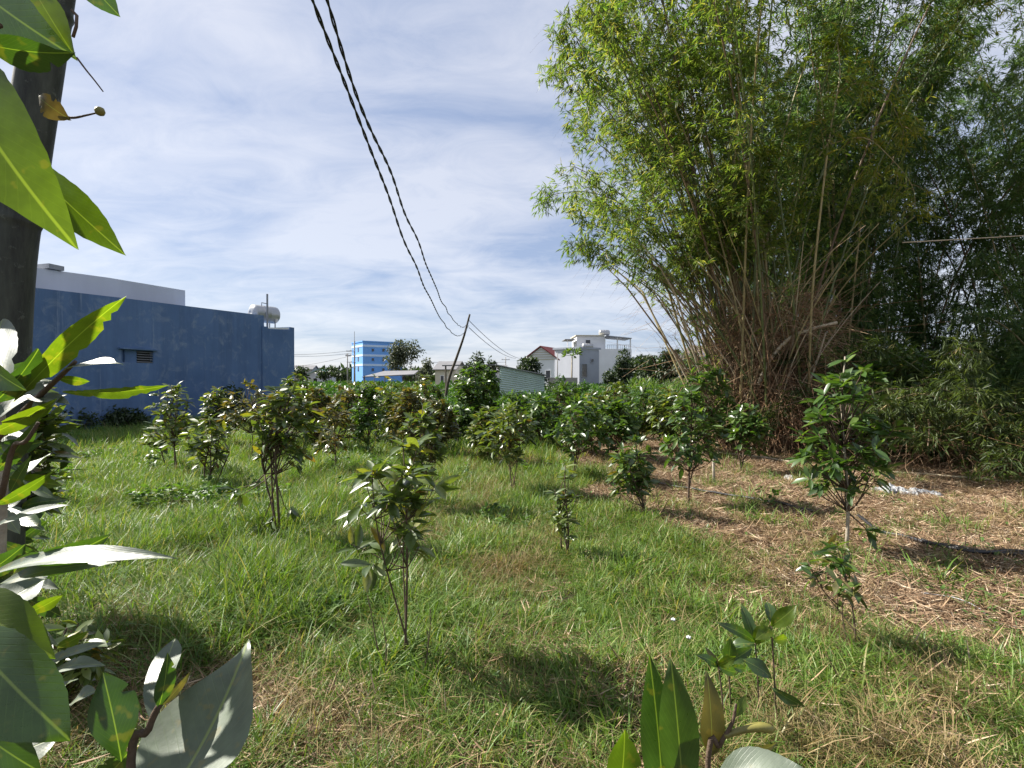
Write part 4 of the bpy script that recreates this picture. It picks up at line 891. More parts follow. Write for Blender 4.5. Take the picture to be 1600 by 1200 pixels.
def treeline():
    rng = np.random.RandomState(9); ls = LeafSet(); n = 26000
    a = rng.uniform(-.6, .6, n); y = rng.uniform(150, 230, n); x = a * y * 1.2; top = 2.2 + 4.2 * fbm(x, y * .2, .05) ; z = rng.rand(n) ** .6 * top
    dd = randdir(rng, n); nr = nrmz(np.cross(dd, randdir(rng, n))); ls.add(np.stack([x, y, z], 1), dd, nr, rng.uniform(1.2, 2.4, n), 1.0, rnd=rng.rand(n))
    o = obj('distant_trees', ls.mesh('distant_trees', (0, 0, 0)), M['tree_leaf']); tag(o, 'far dark belt of trees along the horizon', 'woods', kind='stuff')
treeline()

# ------------------------------------------------------------------ bamboo
BX, BY = 5.75, 12.0
def culm_path(base, az, t0, t1, ln, p, n=26, wob=0.0, rng=None):
    pts = [Vector(base)]; h = Vector((math.cos(az), math.sin(az), 0)); step = ln / n; s = Vector((-h.y, h.x, 0)) * wob
    for i in range(n):
        u = (i + .5) / n; a = t0 + (t1 - t0) * u ** p; pts.append(pts[-1] + (h * math.sin(a) + Vector((0, 0, math.cos(a))) + s * math.sin(u * 3)) * step)
    return pts
culm_mats = [plain('culm_green', (0.13, 0.16, 0.045), 0.4, 0.5, var=0.35, scale=6, c2=(0.06, 0.085, 0.03)), plain('culm_yellow', (0.38, 0.31, 0.15), 0.45, 0.5, var=0.35, scale=5, c2=(0.20, 0.17, 0.07)), plain('culm_brown', (0.21, 0.14, 0.08), 0.6, 0.4, var=0.4, scale=6, c2=(0.09, 0.065, 0.04))]
def culm_obj(pts, r0, mat, parent, name='culm', r1=.25):
    q = []; rad = []; n = len(pts) - 1
    for i in range(n):
        u = i / n; r = r0 * (1 - (1 - r1) * u ** 1.3); a, b = pts[i], pts[i + 1]
        q += [a, a.lerp(b, .06), a.lerp(b, .94)]; rad += [r * 1.22, r, r * .98]
    q.append(pts[-1]); rad.append(r0 * r1)
    return Geo().tube(q, rad, 6).put(name, mat, parent, True)
def envelope(p):
    '''how far the sunlit crown reaches to the left at each height'''
    x = p[..., 0] * BY / p[..., 1]; z = CAM_Z + (p[..., 2] - CAM_Z) * BY / p[..., 1]
    return x - np.interp(z, [2.0, 3.2, 3.7, 4.2, 4.7, 5.3, 5.8, 6.4, 6.9, 7.3, 8.0, 9.8, 10.5, 11.2, 14], [4.6, 4.0, 2.6, 1.7, 1.3, 1.2, .7, .7, 1.5, 1.3, .7, .6, 1.4, 1.7, 2.2])
def leafy(ls, tw, pts, rng, start=.25, br=3, blen=(.5, 1.3), sprays=6, per=6, leaf=(.10, .17), wl=.135, droop=.5, twr=.004, density=None, keep=None):
    n = len(pts) - 1; A = np.array([tuple(p) for p in pts]); i0 = int(n * start); B = []; D = []
    for i in range(i0, n + 1):
        u = i / n; tdir = A[min(i + 1, n)] - A[max(i - 1, 0)]; tdir /= np.linalg.norm(tdir)
        k = br if u < .92 else br + 2
        for _ in range(k):
            if rng.rand() < .28: continue
            d = rng.normal(size=3); d[2] = abs(d[2]) * .5; d /= np.linalg.norm(d); d = d * .85 + tdir * .55; d /= np.linalg.norm(d)
            prof_ = math.sin(math.pi * min(1, (u - start) / (1 - start) * .85 + .18)); ln = rng.uniform(*blen) * (.45 + .55 * prof_)
            B.append(A[i] + (rng.rand() - .5) * tdir * .1); D.append(d * ln)
    if not B: return
    B = np.array(B); D = np.array(D); m = len(B); ln = np.linalg.norm(D, axis=1)
    def at(f): return B[:, None] + D[:, None] * f[..., None] - np.array([0, 0, 1.0]) * (droop * ln[:, None] * f ** 2)[..., None]
    for j in range(m):
        fs = np.linspace(0, 1, 4)[None]; q = (B[j][None] + D[j][None] * fs[0][:, None] - np.array([[0, 0, 1.0]]) * (droop * ln[j] * fs[0] ** 2)[:, None]); tw.append(q)
    f = np.tile(np.linspace(.3, 1.0, sprays), (m, 1)) + rng.uniform(-.08, .08, (m, sprays)); C = at(f).reshape(-1, 3); dirb = np.repeat(nrmz(D), sprays, 0)
    C = C + rng.normal(size=C.shape) * .06 * 1.4
    if keep is not None and len(C): k = keep(C, rng); C = C[k]; dirb = dirb[k]
    sd = nrmz(dirb * .7 + randdir(rng, len(C)) * .8 + np.array([[0, 0, -.25]]))
    C = np.repeat(C, per, 0); sd = np.repeat(sd, per, 0); nn = len(C)
    pos = C + sd * rng.uniform(-.10, .14, nn)[:, None]; d = nrmz(sd + randdir(rng, nn) * .62 + np.array([[0, 0, -.45]]))
    nr = nrmz(np.array([[0, 0, 1.0]]) + randdir(rng, nn) * .75); nr = nrmz(nr - d * np.sum(nr * d, 1, keepdims=True))
    Ln = rng.uniform(*leaf, nn); tone = np.repeat(rng.rand(nn // per), per) * .35 + .3 * vnoise(pos[:, 0] * 1.3 + 9, pos[:, 2] * 1.3 + pos[:, 1]) + rng.rand(nn) * .35
    ls.add(pos, d, nr, Ln, Ln * wl, curl=rng.uniform(.05, .3, nn), fold=.1, rnd=np.clip(tone, 0, .999))
def strips_mesh(lines, w, mat, name, parent, seed=0, w2=None):
    """thin three sided twigs along polylines of equal length"""
    rng = np.random.RandomState(seed); Ls = np.array(lines); m, k, _ = Ls.shape; T = nrmz(np.gradient(Ls, axis=1)); ref = randdir(rng, m)[:, None, :]
    a = nrmz(np.cross(T, ref)); b = np.cross(T, a); V = []
    ww = (w * rng.uniform(.6, 1.4, m))[:, None, None] * np.linspace(1, .45, k)[None, :, None]
    for j in range(3): an = j * 2.0944; V.append(Ls + (a * math.cos(an) + b * math.sin(an)) * ww)
    V = np.stack(V, 2).reshape(-1, 3); idx = np.arange(m * k * 3).reshape(m, k, 3); F = []
    for j in range(3): j2 = (j + 1) % 3; F.append(np.stack([idx[:, :-1, j], idx[:, :-1, j2], idx[:, 1:, j2], idx[:, 1:, j]], -1).reshape(-1, 4))
    V = V - np.array(parent.location)[None]; o = obj(name, mesh_np(name, V, np.concatenate(F), np.repeat(rng.rand(m), k * 3)), mat, parent); o['kind'] = 'stuff'; return o

def clump(label, cx, cy, R, ncul, seed, lean, mat, ln=(9, 13), name='bamboo_clump', start=.28, trim=False, **kw):
    rng = np.random.RandomState(seed); t = thing(name, (cx, cy, float(gz(cx, cy))), label, 'bamboo', 'bamboo clumps at the right of the plot')
    ls = LeafSet(); tw = []
    for k in range(ncul):
        a = rng.rand() * 6.283; r = R * math.sqrt(rng.rand()); b = (cx + math.cos(a) * r, cy + math.sin(a) * r, -.05)
        az, t0, t1, l, p, wob = lean(k, rng, a)
        pts = culm_path(b, az, t0, t1, l if l else rng.uniform(*ln), p, wob=wob)
        if trim:
            e = envelope(np.array([tuple(q) for q in pts])); bad = [i for i in range(8, len(pts)) if e[i] < .25]
            if bad: pts = pts[:max(9, bad[0])]
        culm_obj(pts, rng.uniform(.02, .033), culm_mats[rng.choice(3, p=[.4, .33, .27])], t)
        leafy(ls, tw, pts, rng, start=start + rng.uniform(-.06, .1), **kw)
    strips_mesh(tw, .0022, M['twig'], 'branchlets', t, seed)
    ls.put('foliage', M[mat], t); return t, rng
R_ = math.radians
def lean_main(k, rng, a):
    if k < 22: return math.pi + rng.uniform(-.75, .75), R_(rng.uniform(6, 27)), R_(rng.uniform(50, 95)), rng.uniform(7.5, 12), rng.uniform(1.0, 1.7), rng.uniform(-.06, .06)
    if k < 30: return math.pi + rng.uniform(-.3, .3), R_(rng.uniform(16, 30)), R_(rng.uniform(65, 110)), rng.uniform(6, 8.5), rng.uniform(1.0, 1.5), rng.uniform(-.06, .06)
    if k >= 74: return math.pi + rng.uniform(-.9, .9), R_(rng.uniform(2, 9)), R_(rng.uniform(24, 50)), rng.uniform(11.5, 14.5), rng.uniform(1.2, 1.8), rng.uniform(-.05, .05)
    return rng.uniform(1.5, 4.9) if k % 5 else rng.uniform(-.8, .8), R_(rng.uniform(2, 14)), R_(rng.uniform(30, 70)), rng.uniform(10, 14.5), rng.uniform(1.3, 2.2), rng.uniform(-.05, .05)
def keepmain(C, rng):                  # bare lower part of the clump: leaves thin out near the ground
    plume = vnoise(C[:, 0] * 1.25 + C[:, 1] * .5, C[:, 2] * 1.25 + C[:, 1] * .7) * .65 + vnoise(C[:, 0] * 3 + 7, C[:, 2] * 3 + C[:, 1] * 2) * .35
    return (rng.rand(len(C)) < np.clip((C[:, 2] - np.where(C[:, 0] < 4.3, 3.0, 3.7)) / 1.8, 0.05, 1) * np.clip((plume - .36) * 6.5, .03, 1)) & (envelope(C) > rng.uniform(-.1, .35, len(C)) + (vnoise(C[:, 2] * 1.1, C[:, 1] * .8) - .5) * .9)
main, rb = clump('large sunlit bamboo clump with arching stems above a tangle of dead brown twigs', BX, BY, .95, 96, 71, lean_main, 'bamboo_leaf', trim=True, sprays=7, per=8, br=3, blen=(.35, 1.8), droop=.85, keep=keepmain, leaf=(.12, .20), wl=.15)
# dead tangle at its foot
def tangle(parent, cx, cy, n, R, H, seed, w=.0045):
    rng = np.random.RandomState(seed); out = []
    for k in range(n):
        a = rng.rand() * 6.283; r = R * math.sqrt(rng.rand()); z = H * rng.rand() ** 1.6; sp = .5 + .7 * z / H
        p = np.array([cx + math.cos(a) * r * sp, cy + math.sin(a) * r * sp, z]); d = rng.normal(size=3); d[2] *= .8; d += np.array([math.cos(a), math.sin(a), .1]) * .5; d /= np.linalg.norm(d)
        l = rng.uniform(.25, 1.1) if rng.rand() < .8 else rng.uniform(1.0, 1.9); bend = rng.normal(size=3) * .35; bend[2] -= .35
        out.append([p + d * l * u + bend * l * u * u for u in np.linspace(0, 1, 5)])
        out[-1] = [np.array([q[0], q[1], max(q[2], .02)]) for q in out[-1]]
    return strips_mesh(out, w, M['dead_twig'], 'dead_twigs', parent, seed)
tangle(main, BX + .15, BY - .3, 4600, .85, 3.6, 5, .0055)
tangle(main, BX + .3, BY - .55, 2200, .6, 1.6, 6, .006)
# dead bare stems leaning in the tangle
for k in range(70):
    a = rb.rand() * 6.283; b = (BX + math.cos(a) * .9 * rb.rand(), BY - .1 + math.sin(a) * .7, 0); pts = culm_path(b, rb.uniform(0, 6.283), R_(rb.uniform(3, 22)), R_(rb.uniform(12, 50)), rb.uniform(2.4, 5.0), 1.2, n=9)
    culm_obj(pts, rb.uniform(.011, .02), (culm_mats[2], M['dry_pole'])[k % 3 == 0], main, 'dead_culm')
# the pale broken culm sticking out, and two long arching ones drawn after the photograph
def spline(P0, n=8):
    out = []; Q = [P0[0]] + list(P0) + [P0[-1]]
    for i in range(1, len(Q) - 2):
        for j in range(n):
            t = j / n; a, b, c, d = Q[i - 1], Q[i], Q[i + 1], Q[i + 2]; out.append(.5 * ((2 * b) + (c - a) * t + (2 * a - 5 * b + 4 * c - d) * t * t + (3 * b - a - 3 * c + d) * t ** 3))
    out.append(P0[-1]); return out
culm_obj(spline([P(1185, 600, 11.2), P(1205, 560, 11), P(1235, 528, 10.8), P(1270, 514, 10.7), P(1308, 504, 10.6)], 5), .04, M['dry_pole'], main, 'broken_culm', .8)
culm_obj(spline([P(1262, 660, 11), P(1262, 610, 10.9), P(1278, 560, 10.8), P(1290, 520, 10.8)], 5), .028, M['dry_pole'], main, 'broken_culm', .6)
culm_obj(spline([P(1040, 372, 11.5), P(1100, 372, 11.3), P(1160, 400, 11.2), P(1225, 460, 11.2), P(1262, 560, 11.3), P(1262, 680, 11.4)], 6)[::-1], .03, culm_mats[0], main, 'arching_culm', .35)
def special(pixels, d, r, mat, leafkw, leafmat_, name='culm'):
    pts = spline([P(x, y, dd) for x, y, dd in pixels], 5); culm_obj(pts, r, mat, main, name, .3); ls = LeafSet(); tw = []; rng = np.random.RandomState(int(pixels[0][0]))
    leafy(ls, tw, pts, rng, **leafkw); 
    if tw: strips_mesh(tw, .003, M['dead_twig'], 'branchlets', main, 3)
    ls.put('young_foliage', M[leafmat_], main)
special([(1262, 690, 11.0), (1268, 480, 10.4), (1282, 330, 10.0), (1298, 200, 9.7), (1312, 120, 9.6), (1308, 62, 9.6)], 10, .026, culm_mats[1], dict(start=.42, br=1, blen=(.4, 1.3), sprays=6, per=6, leaf=(.14, .22), wl=.14), 'bamboo_leaf_young')
special([(1298, 225, 9.7), (1350, 215, 9.5), (1390, 245, 9.4), (1425, 290, 9.4), (1430, 330, 9.4)], 9.5, .008, culm_mats[1], dict(start=.1, br=1, blen=(.3, .7), sprays=5, per=6, leaf=(.13, .2), wl=.14), 'bamboo_leaf_young', 'side_branch')
special([(1300, 150, 9.7), (1340, 130, 9.6), (1385, 150, 9.5), (1410, 200, 9.5)], 9.5, .007, culm_mats[1], dict(start=.1, br=1, blen=(.3, .6), sprays=5, per=5, leaf=(.13, .2), wl=.14), 'bamboo_leaf_young', 'side_branch')
special([(1258, 690, 11.2), (1240, 480, 10.6), (1225, 360, 10.3), (1215, 290, 10.2), (1200, 240, 10.2)], 10, .03, culm_mats[0], dict(start=.75, br=2, blen=(.3, .8), sprays=5, per=6, leaf=(.13, .2), wl=.14), 'bamboo_leaf_young')
# left hanging bough, lower left of the crown
special([(1150, 520, 11.9), (1060, 400, 11.5), (990, 330, 11.3), (920, 300, 11.2), (855, 305, 11.1)], 11, .016, culm_mats[0], dict(start=.45, br=3, blen=(.5, .9), sprays=6, per=6, leaf=(.11, .19), wl=.14), 'bamboo_leaf')
special([(1150, 560, 11.9), (1085, 470, 11.6), (1030, 420, 11.4), (965, 385, 11.3), (900, 385, 11.2)], 11, .016, culm_mats[1], dict(start=.4, br=3, blen=(.5, 1.0), sprays=6, per=6, leaf=(.11, .19), wl=.14), 'bamboo_leaf')
special([(1140, 590, 12.1), (1070, 480, 11.8), (1030, 430, 11.7), (1000, 395, 11.7)], 11, .018, culm_mats[1], dict(start=.5, br=3, blen=(.5, 1.0), sprays=6, per=5, leaf=(.11, .19), wl=.14), 'bamboo_leaf')
# bare dry wisps left of the clump
rng = np.random.RandomState(77); wis = []
for k in range(60):
    p = np.array(P(rng.uniform(1010, 1110), rng.uniform(440, 590), 12)); d = rng.normal(size=3); d[0] -= .8; d[1] *= .4; l = rng.uniform(.3, 1.1); bend = np.array([-.2, 0, rng.uniform(-.5, .2)])
    wis.append([p + d / np.linalg.norm(d) * l * u + bend * l * u * u for u in np.linspace(0, 1, 6)])
strips_mesh(wis, .003, M['dead_twig'], 'bare_wisps', main, 2)

# slim pale stems fanning out of the foot, bare below the crown
for k in range(60):
    a = rb.rand() * 6.283; b = (BX - .2 + math.cos(a) * .8, BY + math.sin(a) * .8, 0); az = math.pi + rb.uniform(-.8, .8) if k % 4 else rb.uniform(-1.2, .9)
    pts = culm_path(b, az, R_(rb.uniform(5, 30) if k % 4 else rb.uniform(2, 12)), R_(rb.uniform(38, 66)), rb.uniform(4.2, 5.8), 1.2, n=14); ev = envelope(np.array([tuple(q) for q in pts])); pts = [q for q, e in zip(pts, ev) if e > .1]
    if len(pts) > 4: culm_obj(pts, rb.uniform(.015, .026), (culm_mats[1], M['dry_pole'], culm_mats[2], culm_mats[1])[k % 4], main)
def lean_dark(k, rng, a): return rng.uniform(0, 6.283), R_(rng.uniform(1, 10)), R_(rng.uniform(20, 80)), rng.uniform(9, 14), rng.uniform(1.3, 2.3), rng.uniform(-.05, .05)
clump('dark shaded bamboo clump standing behind and right of the sunlit one', 11.2, 15.5, 1.6, 32, 72, lean_dark, 'bamboo_leaf_dark', start=.12, sprays=6, per=7, br=4, leaf=(.13, .21))
clump('farthest right dark bamboo clump with bare culms against the sky', 14.4, 14.0, 1.5, 32, 73, lean_dark, 'bamboo_leaf_dark', start=.16, sprays=5, per=7, br=4, leaf=(.13, .21))
clump('dark bamboo clump directly behind the sunlit one', 9.0, 18.0, 1.4, 24, 74, lean_dark, 'bamboo_leaf_dark', start=.08, sprays=6, per=7, br=4, leaf=(.14, .22))
clump('tall dark bamboo clump closing the gap right of the sunlit one', 8.5, 13.8, 1.2, 34, 79, lambda k, rng, a: (rng.uniform(-3.1, 3.1), R_(rng.uniform(1, 8)), R_(rng.uniform(20, 60)), rng.uniform(10, 14.5), rng.uniform(1.5, 2.4), 0), 'bamboo_leaf_dark', start=.12, sprays=6, per=7, br=4, leaf=(.13, .21))
# low drooping bamboo shoots at the right edge
def lean_low(k, rng, a): return rng.uniform(1.9, 5.2), R_(rng.uniform(10, 50)), R_(rng.uniform(60, 135)), rng.uniform(1.6, 4.8), rng.uniform(.8, 1.3), rng.uniform(-.1, .1)
low1, _ = clump('low yellow green bamboo shoots drooping to the ground at the right edge', 8.9, 9.4, 1.3, 32, 75, lean_low, 'bamboo_leaf_olive', name='bamboo_thicket', start=.1, sprays=5, per=6, br=2, blen=(.3, .8), leaf=(.11, .18))
low2, _ = clump('dark low bamboo thicket between the tall leafy tree and the right edge', 8.4, 12.6, 1.5, 36, 76, lean_low, 'bamboo_leaf_dark', name='bamboo_thicket', start=.05, sprays=5, per=6, br=3, blen=(.4, .9), leaf=(.12, .19))
low3, _ = clump('dark bamboo undergrowth filling the far right corner', 12.4, 12.2, 1.8, 44, 78, lambda k, rng, a: (rng.uniform(0, 6.28), R_(rng.uniform(5, 30)), R_(rng.uniform(60, 110)), rng.uniform(2.5, 5.5), 1.2, 0), 'bamboo_leaf_dark', name='bamboo_thicket', start=.05, sprays=5, per=6, br=3, blen=(.5, 1.1), leaf=(.14, .2))
tangle(low1, 7.9, 9.3, 500, 1.0, .9, 9, .004)
# pale dry pole hanging level in the right crowns
o = culm_obj([P(1410, 379, 9.5).lerp(P(1640, 366, 9.0), i / 8) for i in range(9)], .011, M['dry_pole'], None, 'dry_pole', .6); tag(o, 'pale dry bamboo pole lying level across the dark crowns', 'pole')

# ------------------------------------------------------------------ leaning far pole and twisted wires
fp = P(700, 600, 23); fp.z = 0
fpo = thing('leaning_pole', tuple(fp), 'crooked leaning wooden pole holding the twisted wires', 'pole')
Geo().tube(spline([Vector((P(693, 660, 23).x, 23, 0)), P(700, 598, 23), P(713, 560, 23), P(725, 525, 23), P(734, 491, 23)], 4), [.075 - .0022 * i for i in range(17)], 7).put('post', M['bark'], fpo, True)
def wire_depth(px): return 544.0 / max(756.5 - px, 23.6)
def wire_path(pix, k=544.0):
    out = []
    for (x, y) in pix: out.append(P(x, y, k / max(756.5 - x, k / 23.0)))
    return spline(out, 10)
def twisted(pix, label, r=.0046, off=.0048, pitch=.34, wob=0.0, seed=0, k=544.0):
    pts = wire_path(pix, k); ex = (pts[0] - pts[6]).normalized(); pts = [pts[0] + (pts[0] - pts[10]) * 1.5 + Vector((0, 0, -.05))] + pts
    res = []; L_ = 0
    for a, b in zip(pts[:-1], pts[1:]):
        ln = (b - a).length; dist_ = (a - CAMP).length; n = max(1, int(ln / (.022 if dist_ < 6 else .05)))
        for i in range(n): res.append(a.lerp(b, i / n))
    res.append(pts[-1]); t = thing('twisted_wire', tuple(pts[-1]), label, 'cable', 'twisted wires overhead'); rr = random.Random(seed)
    A_ = []; B_ = []; s = 0; ph = 0
    for i, p in enumerate(res):
        tn = (res[min(i + 1, len(res) - 1)] - res[max(i - 1, 0)]).normalized(); u = tn.orthogonal().normalized()
        ref = Vector((0, 0, 1)); u = (ref - tn * ref.dot(tn)).normalized(); v = tn.cross(u)
        if i: dl = (p - res[i - 1]).length; s += dl; ph += dl / pitch * 6.283 * (1 + .25 * math.sin(s * 1.3))
        j = (u * math.sin(s * 5.1 + seed) + v * math.sin(s * 3.7)) * wob
        o_ = (u * math.cos(ph) + v * math.sin(ph)) * off; A_.append(p + o_ + j); B_.append(p - o_ + j)
    for q in (A_, B_): Geo().tube(q, r, 6).put('strand', M['wire'], t, True)
twisted([(488, 0), (540, 130), (600, 290), (650, 418), (690, 500), (712, 524), (724, 521), (732.8, 508)], 'left twisted black wire hanging lower to the leaning pole', seed=1, wob=.006)
twisted([(511, 0), (563, 160), (615, 285), (662, 402), (692, 474), (712, 504), (725, 511), (734, 500)], 'right twisted black wire reaching the leaning pole higher', seed=2, wob=.008, k=515.0)
span('thin_wire', (P(734, 502, 23), P(812, 560, 44)), .014, 'upper thin wire sloping from the leaning pole to the houses', sag=.3)
span('thin_wire', (P(733, 512, 23), P(806, 560, 44)), .014, 'lower thin wire sloping from the leaning pole to the houses', sag=.3)
span('thin_wire', (P(668, 566, 80), P(790, 566, 98)), .03, 'level thin wire behind the leaning pole', sag=.1)

# ------------------------------------------------------------------ saplings
S = sapling
near_kw = dict(near=True)
S('sparse sapling nearest in the centre, bare forked stems leaning left', 632, 1034, 684, 548, 704, 880, 1, full=1.0, cone=-.35, clusters=27, per=7, leaf=(.10, .17), stems=3, stem_r=.008, near=True, shell=.3,
  extra=((548, 850, .1), (575, 885, -.1), (600, 860, 0), (655, 850, .1), (560, 790, 0)))
S('bushy sapling left of the sparse one with a low side branch', 437, 852, 606, 392, 492, 738, 2, clusters=40, per=7, leaf=(.11, .17), stems=3, near=True, stem_r=.014,
  extra=((362, 768, 0), (372, 778, .1), (405, 825, 0), (425, 815, -.1), (452, 800, 0)))
S('many stemmed sapling left of the one with the low side branch', 322, 768, 655, 285, 368, 735, 3, clusters=24, per=7, leaf=(.13, .19), stems=4, stem_r=.015)
S('slender tall sapling before the blue wall, second from the left', 277, 742, 606, 238, 306, 700, 4, clusters=34, per=7, leaf=(.12, .18), stems=2, stem_r=.014, mats=('sapling_leaf',))
S('leafy sapling in front of the middle of the blue wall', 393, 716, 601, 342, 420, 680, 5, clusters=40, per=7, leaf=(.13, .19), stems=1, mats=('rusty_leaf',))
S('airy sapling with rusty leaves midway to the centre', 525, 746, 634, 488, 556, 712, 6, clusters=32, per=7, leaf=(.12, .18), stems=1, mats=('rusty_leaf',))
S('dense dark conical sapling right of the airy rusty one', 578, 716, 606, 538, 612, 700, 7, clusters=64, per=8, leaf=(.12, .18), stems=1, mats=('green_leaf',), cone=.5)
S('yellowish sapling directly behind the sparse centre one', 655, 800, 636, 618, 700, 760, 8, clusters=34, per=7, leaf=(.12, .17), stems=3, near=True)
S('thin stemmed sapling right of the grassy gap in the centre', 802, 772, 634, 746, 846, 722, 9, clusters=44, per=7, leaf=(.12, .18), stems=3, near=False)
S('short narrow sapling low in the grass right of centre', 886, 872, 728, 858, 908, 848, 10, clusters=17, per=6, leaf=(.09, .13), stems=3, near=True, cone=.0, group=None, cat='sapling')
S('round topped sapling behind the short narrow one', 893, 748, 628, 850, 958, 712, 11, clusters=58, per=7, leaf=(.13, .19), stems=3, mats=('green_leaf',))
S('low spreading sapling at the edge of the brown litter', 1006, 808, 686, 952, 1034, 775, 12, clusters=38, per=7, leaf=(.11, .16), stems=3, near=True, mats=('green_leaf', 'sapling_leaf'), extra=((958, 760, 0), (970, 772, -.1), (975, 745, .1)))
S('dense sapling with reddish trunk on the brown litter by the black hose', 1076, 788, 612, 1026, 1136, 742, 13, clusters=42, per=7, leaf=(.12, .18), stems=2, near=True, mats=('green_leaf',), stem_r=.016)
S('dark rounded sapling nearest the foot of the sunlit bamboo', 1160, 737, 638, 1138, 1206, 715, 14, clusters=48, per=7, leaf=(.13, .19), stems=2, mats=('green_leaf',), stem_r=.02)
S('tall leafy sapling with a pale bare trunk at the right', 1322, 862, 556, 1244, 1396, 790, 16, clusters=42, full=2.2, per=7, leaf=(.12, .18), stems=1, near=True, mats=('green_leaf',), stemmat='pale_bark', stem_r=.017, extra=((1262, 745, 0), (1285, 765, .1), (1355, 830, 0)))
S('stunted brown leaved sapling in front of the pale trunked one', 1338, 1012, 858, 1262, 1372, 945, 17, clusters=14, per=5, leaf=(.08, .13), stems=3, near=True, mats=('rusty_leaf', 'green_leaf'), stem_r=.006, shell=.2)
S('small sapling left of the slender one at the wall', 262, 735, 660, 218, 262, 712, 18, clusters=14, per=6, leaf=(.12, .18), stems=1)
# dark leafy trees and shrubs
S('big dark leafy shrub under the leaning far pole', 742, 688, 573, 702, 786, 672, 40, clusters=150, per=8, leaf=(.15, .22), stems=3, mats=('green_leaf',), name='shrub', cat='shrub', group=None, cone=.1, shell=.2)
S('dark leafy fruit tree behind the pale trunked sapling', 1420, 722, 545, 1350, 1468, 700, 41, clusters=130, per=8, leaf=(.14, .21), stems=3, mats=('green_leaf',), name='fruit_tree', cat='tree', group=None, cone=.2, shell=.2, full=1.9)
S('glinting leafy shrub behind the near leaves at the left edge', 18, 980, 560, -60, 96, 860, 42, clusters=110, per=8, leaf=(.12, .18), stems=3, mats=('sapling_leaf',), name='shrub', cat='shrub', group=None, cone=.1, shell=.2)
S('low shaded shrub at the bottom left corner', 70, 1130, 985, 20, 165, 1120, 43, clusters=34, per=6, leaf=(.07, .12), stems=3, mats=('sapling_leaf',), name='shrub', cat='shrub', group=None, shell=.2, cone=0)
back = [(342, 700, 612, 40, 'short sapling between the slender one and the leafy one at the wall'), (432, 700, 618, 70, 'sapling in front of the far corner of the blue wall'), (462, 692, 590, 52, 'pale tipped sapling touching the edge of the blue wall'),
        (492, 705, 612, 56, 'rusty sapling left of the conical dark one, back row'), (612, 700, 596, 62, 'sapling right below the bright blue block, back row'), (640, 712, 612, 56, 'yellow tipped sapling left of the big dark shrub'),
        (664, 690, 590, 56, 'sapling below the small grey green tree'), (686, 716, 628, 44, 'short sapling touching the big dark shrub'), (764, 726, 642, 50, 'sapling just left of the thin stemmed centre one'),
        (806, 700, 618, 66, 'sapling below the corrugated shed wall'), (846, 706, 622, 60, 'sapling below the right end of the shed'), (926, 716, 616, 70, 'sapling behind and right of the round topped one'),
        (962, 722, 632, 62, 'sapling behind the low spreading one'), (1002, 700, 606, 70, 'sapling below the cane clump, back row'), (1044, 706, 612, 66, 'sapling left of the dense red trunked one, back row'),
        (1106, 716, 562, 62, 'tallest dark sapling at the left foot of the bamboo'), (1136, 706, 620, 46, 'sapling squeezed between tallest dark one and the bamboo'), (546, 690, 600, 60, 'sapling below the power poles, back row'),
        (586, 684, 592, 50, 'farthest sapling of the left rows below the shelter roof'), (884, 690, 604, 56, 'farthest sapling below the grey house'), (960, 684, 602, 54, 'farthest sapling below the narrow dark tree'), (720, 700, 640, 40, 'little sapling in the shade before the big dark shrub')]
for k, (px, by, top, w, lb) in enumerate(back):
    mt = ('sapling_leaf', 'rusty_leaf')[k % 2] if px < 700 else ('green_leaf', 'sapling_leaf')[k % 3 == 2]
    S(lb, px, by, top, px - w * .62, px + w * .62, by - 14, 200 + k, clusters=38 + int(w * .5), per=7, leaf=(.15, .21), stems=2, mats=(mt,), stem_r=.016, shell=.25)

